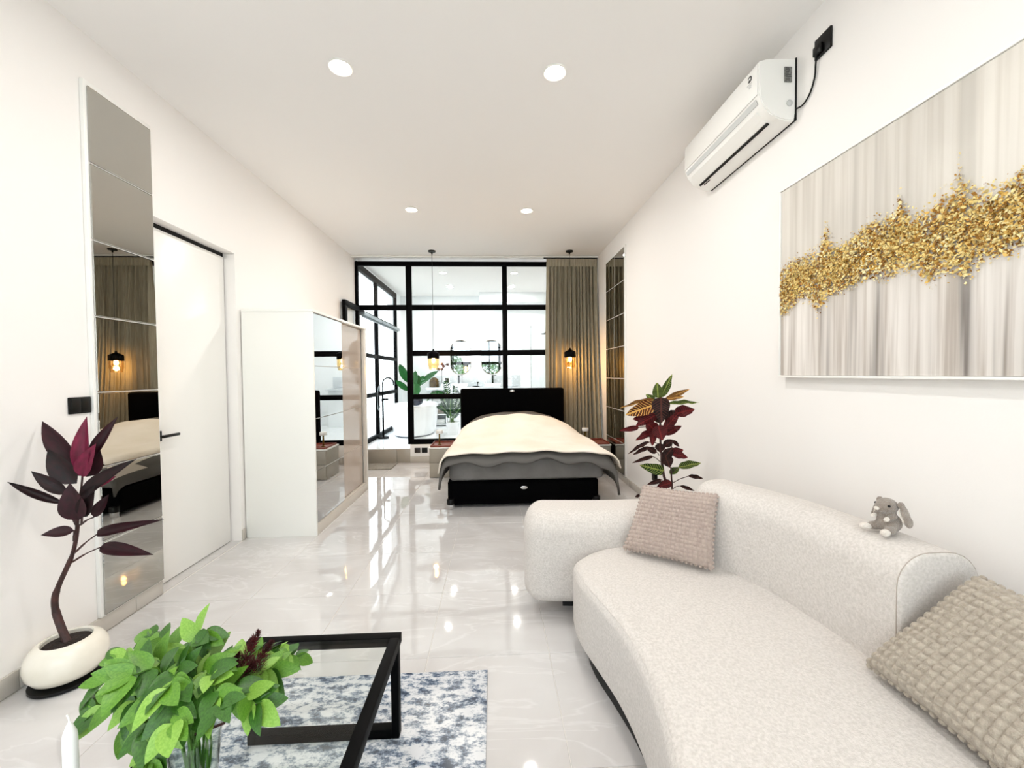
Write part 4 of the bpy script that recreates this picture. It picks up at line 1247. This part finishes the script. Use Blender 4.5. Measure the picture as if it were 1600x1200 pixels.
# roller blind cassettes
for i, (y0, y1) in enumerate(((6.62, 7.62), (7.64, 9.05))):
    t = thing('roller_blind', ['rolled-up silver roller blind on the bathroom side glazing, nearer one', 'rolled-up silver roller blind on the bathroom side glazing, farther one'][i], 'roller blind', (-2.06, (y0+y1)/2, 2.35), 'roller blinds on the side glazing')
    G().box((-2.12, y0, 2.345), (-2.03, y1, 2.40), .006).make('cassette', 'alu', t)
    G().box((-2.085, y0+.02, 2.318), (-2.065, y1-.02, 2.343), .003).make('bottom_bar', 'alu', t)

# vanity
t = thing('vanity_counter', 'long white marble vanity counter on the bathroom back wall', 'vanity', (-.55, 9.45, 1.03))
G().box((-1.51, 9.20, 1.045), (.62, YB-.001, 1.10), .004).make('counter', 'marble', t)
G().box((-1.51, YB-.022, 1.101), (.62, YB-.001, 1.36), .002).make('backsplash', 'marble', t)
for x in (-.78, -.02):
    G().lathe((x, 9.42, 1.101), [(.0001, .01), (.17, .012), (.19, .07), (.2, .075), (.205, .07), (.18, 0), (.0001, 0)], 36, sy=.8).make('basin', 'acry', t)
G().box((-1.05, 9.32, ZB+.001), (.60, 9.68, 1.044), .003).make('cabinet', 'bathwall', t)
for i, x in enumerate((-.81, -.02)):
    tp = thing('basin_tap', ['tall black basin tap under the left oval mirror', 'tall black basin tap under the right oval mirror'][i], 'tap', (x, 9.62, 1.10), 'black basin taps')
    G().box((x-.02, 9.60, 1.101), (x+.02, 9.64, 1.37), .004).make('body', 'black', tp)
    G().box((x-.012, 9.46, 1.34), (x+.012, 9.60, 1.37), .003).make('spout', 'black', tp)
    G().box((x+.022, 9.61, 1.355), (x+.085, 9.63, 1.368), .003).make('lever', 'black', tp)
for i, x in enumerate((-.77, -.04)):
    w_, h_ = .235, .395; c = V(x, YB-.03, 1.795)
    tp = thing('oval_mirror', ['pill-shaped wall mirror above the vanity, left one', 'pill-shaped wall mirror above the vanity, right one'][i], 'mirror', (x, YB-.02, 1.40), 'pill-shaped mirrors over the vanity')
    out = []
    for k in range(48):
        a = 2*pi*k/48; out.append((w_*cos(a), (h_-w_)*(1 if sin(a) >= 0 else -1)+w_*sin(a)))
    for (nm_, m_, s1, y0_, y1_) in (('glass', 'mirrorw', 1, .012, .016), ('rim', 'brass', 1.03, 0, .0115)):
        g = G(); A = [g.b.verts.new((x+p*s1, YB-.001-y0_, c.z+q*s1)) for p, q in out]; B = [g.b.verts.new((x+p*s1, YB-.001-y1_, c.z+q*s1)) for p, q in out]
        g.bridge(A, B); g.b.faces.new(A); g.b.faces.new(B[::-1]); g.make(nm_, m_, tp, ang=30)
# accessories on the counter
tp = thing('soap_dish', 'small black soap dish in the middle of the vanity counter', 'soap dish', (-.40, 9.40, 1.10))
G().lathe((-.40, 9.40, 1.1005), [(.0001, 0), (.05, 0), (.085, .02), (.088, .024), (.08, .022), (.0001, .008)], 24, sy=.6).make('dish', 'black', tp)
G().tube([(-.36, 9.42, 1.11), (-.36, 9.42, 1.19)], .008, 8).box((-.38, 9.40, 1.19), (-.34, 9.44, 1.215), .003).make('pump', 'black', tp)
o = G().lathe((-1.36, 9.45, 1.1005), [(.0001, 0), (.10, 0), (.112, .02), (.112, .12), (.085, .19), (.04, .225), (.0001, .235)], 32, sy=.8).make('gold_ornament', 'gold'); tag(o, 'antique gold dome ornament at the left end of the vanity counter', 'ornament')
tp = thing('picture_block', 'small square dark picture in a white stand on the vanity counter', 'picture', (-1.03, 9.45, 1.10))
G().box((-1.14, 9.44, 1.101), (-1.0, 9.46, 1.34), .003).make('stand', 'acry', tp)
G().box((-1.115, 9.435, 1.20), (-1.025, 9.4395, 1.31), .001).make('image', 'soil', tp)
tp = thing('orchid', 'thin orchid stem with dark flowers beside the gold ornament', 'flower', (-1.18, 9.42, 1.10))
G().lathe((-1.18, 9.42, 1.1005), [(.0001, 0), (.03, 0), (.035, .08), (.028, .085), (.0001, .07)], 20).make('pot', 'acry', tp)
G().tube(bez([(-1.18, 9.42, 1.16), (-1.18, 9.42, 1.35), (-1.17, 9.42, 1.5), (-1.10, 9.42, 1.60), (-1.02, 9.42, 1.63)], 5), .005, 6).make('stem', 'stemr', tp)
for (x, z) in ((-1.18, 1.52), (-1.14, 1.58), (-1.22, 1.57), (-1.17, 1.63), (-1.05, 1.62), (-1.25, 1.51)):
    g = G()
    for k in range(5):
        a = 2*pi*k/5+x*9; g.ball((x+.022*cos(a), 9.41, z+.022*sin(a)), (.02, .005, .013), 8, Matrix.Rotation(-a, 3, 'Y'))
    g.make('flower', 'plume', tp)
# open shelf with towels
t = thing('towel_shelf', 'open white shelf with folded towels left of the vanity cabinet', 'shelf', (-1.25, 9.5, ZB))
for x in (-1.42, -1.08):
    G().box((x, 9.25, ZB+.001), (x+.02, 9.67, 1.03), .002).make('side_panel', 'acry', t)
for z in (ZB+.03, .48, .74):
    G().box((-1.40, 9.25, z), (-1.08, 9.67, z+.02), .002).make('shelf_board', 'acry', t)
for k, (z, m) in enumerate([(ZB+.052, 'greyp'), (.502, 'mat'), (.762, 'greyp')]):
    o = G().soft(rrect(-1.385, -1.10, 9.28, 9.62, .03), z, z+.10, .03, .03).make('folded_towel', m)
    tag(o, ['pale folded towel on the lowest shelf beside the bathtub', 'grey-brown folded towel on the middle shelf beside the bathtub', 'pale folded towel on the top shelf beside the bathtub'][k], 'towel', 'folded towels on the open shelf')
# shower screen and shower head on the right
t = thing('shower_screen', 'clear glass shower screen at the right of the bathroom', 'shower screen', (.95, 9.0, ZB))
G().box((.80, 8.60, ZB+.001), (1.60, 8.608, 2.40), .001).make('glass_sheet', 'pane', t)
G().box((.79, 8.595, ZB+.001), (.80, 8.613, 2.40), .002).make('edge_profile', 'alu', t)
t = thing('wall_shower', 'black shower head on an arm from the right wall of the bathroom', 'shower head', (XR, 9.2, 2.3))
G().tube([(XR, 9.2, 2.33), (1.20, 9.2, 2.33)], .012, 8).make('arm', 'black', t)
G().lathe((1.18, 9.2, 2.28), [(.0001, .05), (.015, .05), (.02, .02), (.09, .01), (.09, 0), (.0001, 0)], 24).make('head', 'black', t)

# broad-leaved plant behind the tub
BC = V(-1.72, 9.36, ZB)
t = thing('banana_plant', 'broad-leaved green plant standing behind the bathtub', 'plant', BC)
G().lathe(BC, [(.0001, 0), (.13, 0), (.16, .35), (.15, .35), (.14, .30), (.0001, .30)], 32).make('pot', 'acry', t)
G().lathe(BC, [(.0001, .306), (.14, .301)], 24).make('soil', 'soil', t)
def bpx(x, y, Y=9.25): return px(590+x*.1167, 560+y*.1167, Y)
BL_ = [((425, 330), (288, 80), 105, 9.2), ((500, 370), (498, 165), 85, 9.3), ((560, 370), (795, 162), 82, 9.15), ((520, 400), (620, 225), 80, 9.35), ((515, 330), (520, 500), 115, 9.1), ((415, 430), (250, 305), 78, 9.1), ((540, 380), (545, 215), 75, 9.4), ((900, 470), (715, 455), 50, 9.05)]
for i, (b, e, w, Y) in enumerate(BL_):
    me = leaf_mesh('bop%d' % (i % 2), 'leafb', sh_paddle, bend=.1+.1*(i % 2), fold=.2, n=10)
    put_leaf(me, bpx(*b, 9.28), bpx(*e, Y), w*.1167/F_PX*9.3, (.1, -.95, .3), t, roll=random.uniform(-.3, .3))
g = G()
for i, (b, e, w, Y) in enumerate(BL_):
    g.tube(bez([BC+V(random.uniform(-.05, .05), random.uniform(-.05, .05), .3), (BC+V(0, 0, .6)+bpx(*b, 9.28))/2, bpx(*b, 9.28)], 5), .011, 7)
g.make('leaf_stalks', 'stemg', t)

# zamioculcas in a white pot
ZC = V(-.80, 7.95, ZB)
t = thing('zz_plant', 'upright plant with small glossy leaflets in a white pot behind the headboard', 'plant', ZC)
G().lathe(ZC, [(.0001, 0), (.10, 0), (.125, .24), (.128, .25), (.115, .25), (.11, .21), (.0001, .21)], 32).make('pot', 'acry', t)
G().lathe(ZC, [(.0001, .216), (.11, .211)], 24).make('soil', 'soil', t)
rnd = random.Random(9)
gs_, gl_ = G(), G()
for k, (u, v) in enumerate([(697, 597), (712, 606), (690, 618), (720, 618), (726, 632), (704, 622), (688, 634), (716, 640)]):
    tp_ = px(u, v, 7.95+rnd.uniform(-.12, .12)); b0 = ZC+V(rnd.uniform(-.05, .05), rnd.uniform(-.05, .05), .21)
    path = bez([b0, (b0+tp_)/2+V(0, 0, .05), tp_], 9); gs_.tube(path, .007, 5)
    for i in range(5, len(path)):
        d = (path[i]-path[i-1]).normalized()
        for s_ in (-1, 1):
            sv = d.cross(V(0, -1, .2)).normalized()*s_
            dv = (d*.6+sv).normalized(); ln = rnd.uniform(.06, .10); n_ = dv.cross(V(0, 1, 0)).normalized()*ln*.2
            p = path[i]; gl_.poly([p, p+dv*ln*.45+n_, p+dv*ln, p+dv*ln*.45-n_])
gs_.make('stems', 'stemg', t)
o = gl_.make('leaflets', 'leafz', t, smooth=False, recalc=False); o['kind'] = 'stuff'
